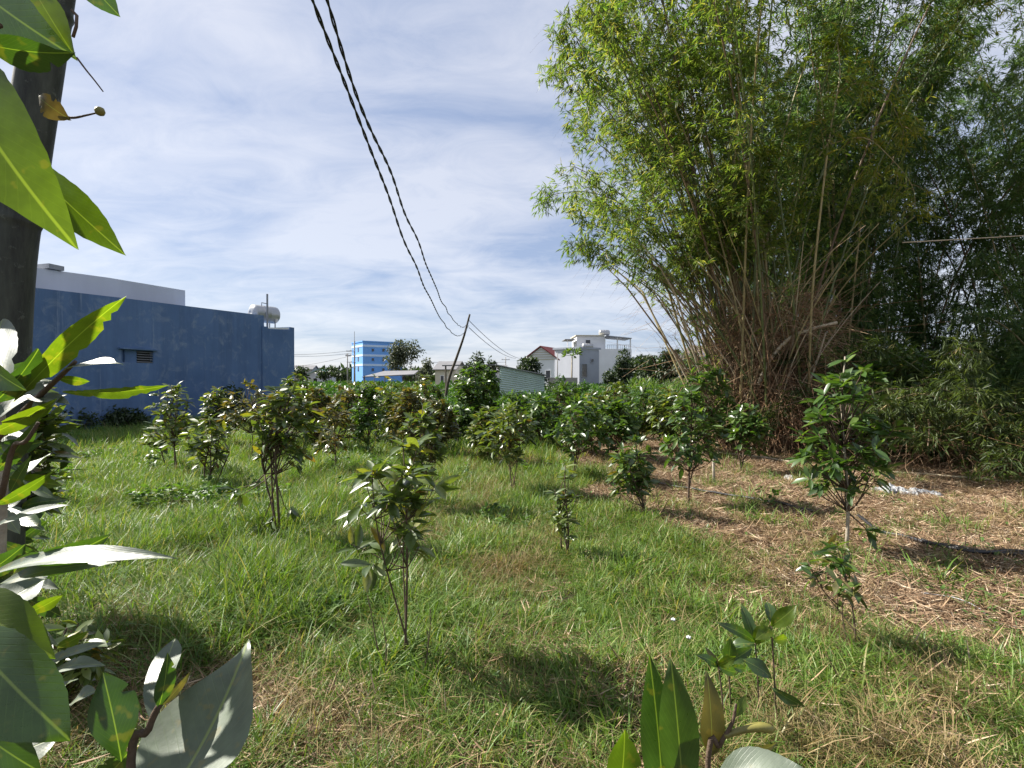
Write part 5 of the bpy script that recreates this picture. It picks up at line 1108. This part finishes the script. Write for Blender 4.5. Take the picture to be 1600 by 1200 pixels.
# thin shoots near the bottom right (three stems, big soft leaves)
def shoot(label, pix, d, leaves, seed, mat='near_leaf', name='shoot', group='leafy shoots at the bottom right', r=.0035):
    b = P(pix[0][0], pix[0][1], d); gzv = float(gz(b.x, b.y)); t = thing(name, (b.x, b.y, gzv), label, 'plant', group); pts = [Vector((b.x, b.y, gzv - .02))] + [P(x, y, d) for x, y in pix[1:]]
    Geo().tube(spline(pts, 4), r, 6).put('stem', M['stem'], t, True)
    for j, (x0, y0, x1, y1, w, roll, bend, mt) in enumerate(leaves): near_leaf(t, (x0, y0, d), (x1, y1, d + random.Random(seed + j).uniform(-.08, .08)), w, roll, bend, mt or mat, seed * 31 + j)
    return t
def near_leaf(parent, B, T, wpx, roll=0, bend=0.08, mat='near_leaf', seed=0, holes=0.0, serr=.02, nu=24, wave=.05, fold=.25, twist=0.0, label=None, shape=None):
    if mat == 'near_leaf_glare' and roll is not None:      # leaves painted with glare also lie so that they catch the low sun
        best = (-9,)
        for dt in (-.06, 0, .06, .12, .18, .24):
            b_ = P(*B); t_ = P(T[0], T[1], T[2] + dt * T[2]); a_ = (t_ - b_).normalized(); v_ = (CAMP - (b_ + t_) / 2).normalized(); h_ = (v_ + sun_dir).normalized(); s_ = v_.cross(a_).normalized(); n_ = a_.cross(s_)
            for ro in range(-75, 76, 5):
                q_n = n_ * math.cos(math.radians(ro)) - s_ * math.sin(math.radians(ro)); sc = abs(q_n.dot(h_)) - abs(dt) * .15
                if sc > best[0]: best = (sc, dt, ro)
        T = (T[0], T[1], T[2] * (1 + best[1])); roll = best[2] + random.Random(seed).uniform(-9, 9); wpx = wpx * min(1.9, .8 / max(.3, math.cos(math.radians(roll))))
    b = P(*B); tp = P(*T); ax = tp - b; ln = ax.length; ax.normalize(); mid = (b + tp) / 2; v = (CAMP - mid).normalized(); side = v.cross(ax).normalized(); nr = ax.cross(side)
    if nr.dot(v) < 0: nr = -nr; side = -side
    a = math.radians(roll); s2 = side * math.cos(a) + nr * math.sin(a); n2 = ax.cross(s2)
    rs = random.Random(seed * 7 + 1); shp = shape or rs.uniform(.85, 1.25)
    wd = wpx / 800 * (B[2] + T[2]) / 2
    me = detail_leaf('leaf', ln, wd, 0.0, fold, wave, seed, nu=nu, serr=serr, holes=0.0 if shape else max(holes, .025), twist=rs.uniform(-.35, .35), shape=shp)
    co = np.empty(len(me.vertices) * 3, np.float32); me.vertices.foreach_get('co', co); co = co.reshape(-1, 3); u = co[:, 0] / ln; co[:, 2] += bend * ln * 4 * u * (1 - u); me.vertices.foreach_set('co', co.ravel()); me.materials.append(M[mat]); me.update()
    o = bpy.data.objects.new('leaf', me); col.objects.link(o); o.parent = parent; q = b - parent.location
    o.matrix_local = Matrix(((ax.x, s2.x, n2.x, q.x), (ax.y, s2.y, n2.y, q.y), (ax.z, s2.z, n2.z, q.z), (0, 0, 0, 1)))
    if label: o['label'] = label
    return o
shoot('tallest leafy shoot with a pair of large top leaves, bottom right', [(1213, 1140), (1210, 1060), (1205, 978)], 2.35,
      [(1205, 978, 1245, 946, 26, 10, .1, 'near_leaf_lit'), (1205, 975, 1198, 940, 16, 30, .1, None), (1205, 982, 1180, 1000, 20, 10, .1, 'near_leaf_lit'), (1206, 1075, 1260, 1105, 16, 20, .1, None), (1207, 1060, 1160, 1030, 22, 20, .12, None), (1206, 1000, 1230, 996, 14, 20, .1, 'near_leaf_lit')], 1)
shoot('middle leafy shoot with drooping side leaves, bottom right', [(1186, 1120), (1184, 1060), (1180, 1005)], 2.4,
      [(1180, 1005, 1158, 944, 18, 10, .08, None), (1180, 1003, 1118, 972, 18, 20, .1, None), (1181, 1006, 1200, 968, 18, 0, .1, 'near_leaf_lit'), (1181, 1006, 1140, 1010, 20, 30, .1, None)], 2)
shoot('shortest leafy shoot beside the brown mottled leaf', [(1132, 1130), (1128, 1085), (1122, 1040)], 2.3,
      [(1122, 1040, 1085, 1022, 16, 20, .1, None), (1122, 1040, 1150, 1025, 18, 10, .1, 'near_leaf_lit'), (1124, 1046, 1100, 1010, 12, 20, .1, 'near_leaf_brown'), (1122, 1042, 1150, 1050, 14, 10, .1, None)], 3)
shoot('slim leafy shoot behind the shortest one', [(1143, 1115), (1140, 1070), (1137, 1035)], 2.45,
      [(1137, 1035, 1142, 995, 18, 10, .1, None), (1137, 1035, 1175, 1012, 20, 10, .1, None), (1138, 1040, 1165, 1045, 12, 10, .1, None)], 4)

# dead sticks poking out of the grass
for k, (x0, y0, x1, y1) in enumerate(((662, 1060, 672, 950), (600, 1050, 574, 930), (603, 1060, 596, 965), (1030, 800, 1025, 740), (672, 1050, 668, 985))):
    b = G(x0, y0); dd = b.y; t = P(x1, y1, dd); pts = curve_pts((b.x, b.y, 0), t, 5, random.Random(k), .012)
    o = Geo().tube(pts, [.004, .0038, .0035, .003, .0025, .002], 5).put('dead_stick', M['stem'], None, True, loc=(b.x, b.y, 0))
    tag(o, ['dead bare stick right of the sparse sapling, the tallest', 'thin dead stick left of the sparse sapling', 'short dead stick touching the left of the sparse sapling foot', 'dead stick beside the low spreading sapling', 'short dead stick beside the tallest dead stick'][k], 'stick', 'dead sticks in the grass')

# ------------------------------------------------------------------ things lying on the litter
def ground_line(name, pix, r, mat, label, cat, lift=.0, n=8, wob=.0):
    pts = []
    for x, y in pix: q = G(x, y); pts.append(Vector((q.x, q.y, 0)))
    sp = spline(pts, n); rr = random.Random(len(pix)); out = [Vector((p.x, p.y, float(gz(p.x, p.y)) + r + lift + rr.uniform(0, wob))) for p in sp]
    o = Geo().tube(out, r, 7).put(name, M[mat], None, True, loc=tuple(out[0])); tag(o, label, cat); return o
ground_line('hose', [(900, 738), (960, 748), (1020, 757), (1080, 768), (1150, 780), (1215, 795), (1270, 808)], .016, 'hose', 'black irrigation hose running past the red trunked sapling', 'hose', .035)
ground_line('hose', [(1340, 812), (1375, 836), (1412, 848), (1450, 862), (1490, 868), (1530, 880), (1570, 882), (1640, 886)], .018, 'hose', 'thick black hose at the right edge of the litter', 'hose', .035)
ground_line('hose', [(1440, 858), (1480, 872), (1530, 884), (1580, 879), (1640, 880)], .014, 'hose', 'thinner black hose crossing the thick one at the right', 'hose', .05)
ground_line('bamboo_pole', [(1100, 706), (1170, 716), (1240, 727)], .022, 'dry_pole', 'pale bamboo pole on the ground before the bamboo foot', 'pole', .02, 3)
ground_line('bamboo_pole', [(1372, 738), (1450, 744), (1530, 751), (1640, 760)], .02, 'dry_pole', 'long pale bamboo pole on the ground at the right', 'pole', .02, 3)
ground_line('rope', [(1440, 930), (1490, 938), (1530, 955), (1560, 975), (1640, 985)], .004, 'white_plastic', 'thin pale cord curving over the litter, lower right', 'cord', .03)
ground_line('bamboo_pole', [(1405, 705), (1432, 660)], .02, 'dry_pole', 'short dry bamboo stick at the thicket edge', 'pole', .05, 3)
def crumpled(name, px, py, w, dpt, h, label, cat, mat, seed):
    q = G(px, py); rng = np.random.RandomState(seed); n = 26; m = 12; V = []; F = []
    for i in range(n + 1):
        for j in range(m + 1):
            u, v = i / n * 2 - 1, j / m * 2 - 1; e = max(0, 1 - u * u) ** .5 * max(0, 1 - v * v) ** .5
            x, y = u * w / 2, v * dpt / 2 + .06 * math.sin(u * 5 + seed); z = h * e * (.35 + 1.1 * float(fbm(u * 3 + seed, v * 2, 2.0))) + .004
            V.append((x + rng.uniform(-.01, .01), y + rng.uniform(-.01, .01), z + float(gz(q.x + x, q.y + y)) - (.03 if abs(u) == 1 or abs(v) == 1 else 0)))
    for i in range(n):
        for j in range(m): a = i * (m + 1) + j; F.append((a, a + m + 1, a + m + 2, a + 1))
    me = mesh_py(name, V, F); o = obj(name, me, M[mat], None, (q.x, q.y, 0)); tag(o, label, cat); return o
crumpled('plastic_sack', 1392, 769, .5, .28, .10, 'left crumpled white plastic sack on the litter', 'sack', 'white_plastic', 1)
crumpled('plastic_sack', 1440, 771, .55, .22, .07, 'right crumpled white plastic sack with a flattened end', 'sack', 'white_plastic', 2)
crumpled('paper_scrap', 1552, 976, .07, .05, .012, 'small cream paper scrap on the soil near the pale cord', 'scrap', 'cream', 4)
crumpled('stone', 1234, 748, .13, .10, .09, 'pale stone lying in the shadow near the pale trunked sapling', 'stone', 'concrete', 5)
# short pale stake
q = G(1116, 757); sk = Geo().tube([(q.x, q.y, -.02), (q.x - .01, q.y, .18), (q.x - .02, q.y, .42)], [.022, .021, .02], 8).put('stake', M['pale_bark'], None, True, loc=(q.x, q.y, 0)); tag(sk, 'short pale wooden stake right of the red trunked sapling', 'stake')

# flowering weeds: tiny white heads
for k, (x, y, bx_, by_) in enumerate(((1052, 969, 1060, 1010), (1076, 997, 1080, 1050))):
    b = G(bx_, by_ + 30); dd = b.y; tp = P(x, y, dd); t = thing('flowering_weed', (b.x, b.y, 0), ['upper small white flower head rising from the grass', 'lower small white flower head rising from the grass'][k], 'flower', 'white flowered weeds')
    Geo().tube(curve_pts((b.x, b.y, 0), tp, 5, random.Random(k), .02), .0015, 4).put('stem', M['weed'], t, True)
    for j in range(5): a = j * 1.257; q = tp + Vector((math.cos(a) * .008, math.sin(a) * .008, .002 * (j % 2))); Geo().tube([q, q + Vector((0, 0, .008))], [.005, .0035], 6).put('floret', M['white_paint'], t, True)

# ------------------------------------------------------------------ the bamboo post at the left edge
bp = P(10, 900, 1.25); bpt = thing('bamboo_post', (bp.x, bp.y, 0), 'thick dark weathered bamboo post at the left edge', 'post')
pp = [P(-14, 1900, 1.25), P(-4, 1000, 1.25), P(14, 480, 1.25), P(40, 262, 1.25), P(64, 100, 1.25), P(88, -60, 1.25), P(110, -240, 1.25)]
pp[0].z = max(pp[0].z, -.1); sp = spline(pp, 8); nodes = [0]; q_, r_ = [], []
zn = [P(20, 345, 1.25).z, P(80, 18, 1.25).z, P(5, 700, 1.25).z, .55, .2]
for i in range(len(sp) - 1):
    for j in range(5):
        p = sp[i].lerp(sp[i + 1], j / 5); dn = min(abs(p.z - z) for z in zn); q_.append(p); r_.append(.047 * (1 + .085 * math.exp(-(dn / .008) ** 2)) * (1 - .02 * p.z) * (1 + .01 * math.sin(p.z * 9)))
Geo().tube(q_, r_, 20).put('culm', M['old_pole'], bpt, True)
Geo().tube([P(112, 16, 1.2), P(120, 24, 1.2), P(119, 42, 1.19), P(114, 58, 1.19)], .0035, 5).put('node_twig', M['stem'], bpt, True)

# ------------------------------------------------------------------ near leaves: the tree at the left edge
lt = thing('fruit_tree', (-.97, .86, 0), 'fruit tree at the left edge with large near leaves, some silvered by glare, some glowing green', 'tree')
Geo().tube(spline([Vector((-.97, .86, -.05)), Vector((-.93, .87, .5)), P(-10, 800, .9), P(-12, 640, .9), P(-30, 480, .88), P(-60, 250, .85), P(-90, 0, .8)], 5), [.022 - .0004 * i for i in range(31)], 10).put('trunk', M['pale_bark'], lt, True)
def brn(pts, r0, r1): sp = spline(pts, 5); n = len(sp); Geo().tube(sp, [r0 + (r1 - r0) * i / (n - 1) for i in range(n)], 7).put('branch', M['stem'], lt, True)
brn([P(-12, 700, .9), P(20, 660, .85), P(60, 620, .8), P(92, 590, .78), P(118, 565, .77)], .006, .0028)
brn([P(-10, 760, .9), P(0, 780, .8), P(20, 700, .78), P(40, 690, .76), P(60, 660, .76)], .005, .0025)
brn([P(-60, 300, .85), P(-40, 200, .6), P(-20, 60, .5), P(0, 40, .48)], .006, .0025)
brn([P(-12, 900, .9), P(-20, 930, .7), P(-10, 1000, .6), P(20, 1080, .55)], .006, .003)
brn([P(120, 90, .5), P(135, 110, .5), P(148, 126, .5), P(161, 143, .5)], .0009, .0006)
brn([P(88, 178, .5), P(112, 184, .5), P(135, 180, .5), P(152, 176, .5)], .0014, .0007)
bd = P(156, 174, .5)
Geo().tube([bd + Vector((0, 0, -.0042)), bd + Vector((0, 0, -.003)), bd, bd + Vector((0, 0, .003)), bd + Vector((0, 0, .0042))], [.001, .0035, .0046, .0036, .001], 10).put('bud', M['bud'], lt, True)
Lf = [ # base, tip, width px, roll, bend, material, holes
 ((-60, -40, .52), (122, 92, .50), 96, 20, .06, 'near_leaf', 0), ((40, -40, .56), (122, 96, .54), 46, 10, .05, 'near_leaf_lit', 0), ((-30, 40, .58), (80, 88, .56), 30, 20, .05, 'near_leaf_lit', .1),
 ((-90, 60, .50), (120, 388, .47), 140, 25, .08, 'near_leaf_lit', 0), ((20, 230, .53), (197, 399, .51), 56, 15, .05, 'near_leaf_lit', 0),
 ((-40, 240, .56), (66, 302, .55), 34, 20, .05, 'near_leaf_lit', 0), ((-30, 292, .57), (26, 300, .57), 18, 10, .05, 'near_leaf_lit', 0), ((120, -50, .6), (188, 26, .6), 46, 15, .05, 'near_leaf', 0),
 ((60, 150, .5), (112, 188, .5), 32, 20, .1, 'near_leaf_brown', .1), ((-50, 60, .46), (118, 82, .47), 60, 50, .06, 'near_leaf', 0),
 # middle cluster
 ((22, 628, .75), (198, 462, .72), 42, 25, -.05, 'near_leaf_lit', .22), ((14, 610, .72), (4, 498, .7), 58, 15, .05, 'near_leaf_glare', .1), ((28, 600, .78), (120, 548, .76), 26, 40, .05, 'near_leaf_glare', 0),
 ((100, 578, .77), (192, 569, .75), 16, 30, .05, 'near_leaf_glare', .1), ((98, 612, .77), (264, 602, .74), 26, 45, .04, 'near_leaf_lit', .22), ((48, 652, .78), (104, 616, .77), 24, 20, .05, 'near_leaf_glare', 0),
 ((-10, 656, .78), (96, 594, .76), 26, 20, .05, 'near_leaf_glare', 0), ((-20, 680, .8), (90, 622, .78), 28, 20, .06, 'near_leaf_lit', .1), ((-10, 740, .8), (62, 652, .78), 26, 30, .05, 'near_leaf', 0), ((8, 706, .78), (56, 664, .77), 22, 10, .05, 'near_leaf_glare', 0),
 ((-10, 700, .8), (70, 690, .8), 30, 30, .05, 'near_leaf', 0), ((90, 590, .78), (140, 596, .8), 16, 30, .05, 'near_leaf_lit', 0), ((30, 620, .8), (110, 632, .8), 22, 40, .05, 'near_leaf_glare', 0),
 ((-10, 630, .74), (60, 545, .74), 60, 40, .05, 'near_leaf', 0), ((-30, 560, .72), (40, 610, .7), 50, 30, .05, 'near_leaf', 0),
 ((-10, 790, .7), (86, 734, .68), 18, 30, .06, 'near_leaf_lit', 0), ((-20, 830, .68), (116, 789, .66), 18, 30, .08, 'near_leaf_glare', 0),
 ((20, 880, .62), (172, 836, .6), 62, 40, .10, 'near_leaf', .1), ((-20, 900, .6), (282, 874, .55), 30, 30, .07, 'near_leaf_glare', 0), ((0, 912, .6), (188, 878, .57), 34, 35, .05, 'near_leaf_glare', 0),
 ((-20, 960, .64), (72, 905, .62), 46, 20, .05, 'near_leaf_glare', 0), ((-30, 900, .66), (40, 850, .66), 40, 30, .05, 'near_leaf', 0),
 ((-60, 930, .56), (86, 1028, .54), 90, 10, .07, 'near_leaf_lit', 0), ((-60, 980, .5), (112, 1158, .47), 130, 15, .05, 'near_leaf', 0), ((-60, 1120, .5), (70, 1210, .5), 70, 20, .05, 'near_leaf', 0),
 ((40, 960, .7), (98, 930, .7), 22, 20, .05, 'near_leaf_lit', 0), ((-20, 1200, .5), (96, 1150, .5), 60, 60, .04, 'near_leaf_glare', 0), ((70, 1040, 1.1), (165, 1005, 1.1), 20, 30, .08, 'near_leaf_glare', 0), ((80, 1050, 1.1), (165, 1040, 1.08), 20, 30, .08, 'near_leaf_glare', 0),
 ((60, 1100, 1.0), (122, 1060, 1.0), 22, 20, .06, 'near_leaf_glare', 0), ((90, 1010, 1.1), (140, 985, 1.1), 18, 30, .06, 'near_leaf_lit', 0), ((110, 1100, .9), (150, 1080, .9), 18, 30, .06, 'near_leaf_glare', 0),
]
rl = random.Random(91)
for k in range(85):                      # the crowd of smaller leaves round the post and trunk
    y = rl.uniform(560, 1010); x = rl.uniform(-40, 62) * (1 if y > 600 else .6); dpt = rl.uniform(.85, 1.35); an = rl.uniform(-1.2, 1.0); ln = rl.uniform(45, 85)
    Lf.append(((x - 25, y, dpt), (x - 25 + ln * math.cos(an), y + ln * math.sin(an), dpt + rl.uniform(-.08, .08)), rl.uniform(15, 26), rl.uniform(-55, 55), rl.uniform(-.05, .1), rl.choice(['near_leaf', 'near_leaf', 'near_leaf', 'near_leaf_glare', 'near_leaf_lit']), 0))
for k, (b, t, w, ro, be, mt, ho) in enumerate(Lf): near_leaf(lt, b, t, w, ro, be, mt, 500 + k, holes=ho, serr=.015)
# shoot rising at the bottom left: leaf with painted glare, folded leaf, dark leaf
st_ = thing('fruit_tree', (-.36, .52, 0), 'young tree shoot with one broad leaf silvered by glare at the bottom left', 'tree')
Geo().tube(spline([Vector((-.36, .52, -.02)), Vector((-.35, .52, .6)), P(205, 1250, .56), P(232, 1140, .56), P(250, 1100, .56)], 6), [.006 - .00012 * i for i in range(25)], 8).put('trunk', M['stem'], st_, True)
for k, (b, t, w, ro, be, mt) in enumerate([((205, 1330, .5), (388, 998, .55), 150, 25, -.07, 'near_leaf_glare'), ((238, 1130, .57), (274, 998, .55), 62, 20, .05, 'near_leaf_glare'), ((190, 1190, .56), (160, 1050, .57), 60, 10, .05, 'near_leaf'),
        ((248, 1105, .56), (262, 1020, .55), 30, 30, .05, 'near_leaf'), ((250, 1105, .56), (300, 1045, .58), 14, 30, .08, 'near_leaf_brown'), ((150, 1230, .58), (205, 1170, .6), 60, 30, .05, 'near_leaf')]):
    near_leaf(st_, b, t, w, ro, be, mt, 700 + k, serr=.01, label='broad glossy leaf silvered by glare' if k == 0 else None, shape=.72 if k == 0 else None)
# shoot at the bottom centre
sc_ = thing('fruit_tree', (.21, .55, 0), 'young tree top with two long upright dark leaves at the bottom centre', 'tree')
Geo().tube(spline([Vector((.21, .55, -.02)), Vector((.2, .55, .6)), P(1104, 1230, .58), P(1125, 1165, .58), P(1144, 1130, .58), P(1150, 1100, .58)], 6), [.0045 - .0001 * i for i in range(31)], 8).put('trunk', M['stem'], sc_, True)
Geo().tube(spline([P(1132, 1150, .58), P(1155, 1142, .58), P(1185, 1136, .58), P(1208, 1140, .58)], 5), [.003, .0032, .0034, .0034, .0034, .0034, .0036, .004, .0044, .0046, .005, .0052, .0052, .005, .0045, .003], 8).put('gall', M['bud'], sc_, True)
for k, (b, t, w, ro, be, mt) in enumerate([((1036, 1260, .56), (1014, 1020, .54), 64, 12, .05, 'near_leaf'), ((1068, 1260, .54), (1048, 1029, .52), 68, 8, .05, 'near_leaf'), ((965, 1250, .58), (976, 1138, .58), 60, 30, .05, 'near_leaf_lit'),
        ((1112, 1180, .59), (1104, 1048, .6), 40, 20, .06, 'near_leaf_brown'), ((1110, 1235, .56), (1262, 1205, .52), 84, 10, .08, 'near_leaf_glare'), ((1150, 1120, .59), (1165, 1085, .6), 14, 20, .05, 'near_leaf_lit'), ((1145, 1180, .6), (1215, 1160, .62), 20, 40, .06, 'near_leaf_brown'), ((1110, 1180, .59), (1086, 1140, .6), 14, 40, .06, 'near_leaf_lit')]):
    near_leaf(sc_, b, t, w, ro, be, mt, 800 + k, serr=.008, label='brown mottled leaf' if k == 3 else None)

# sources of the scattered tufts stay out of the scene
bpy.data.collections.remove(hidden)
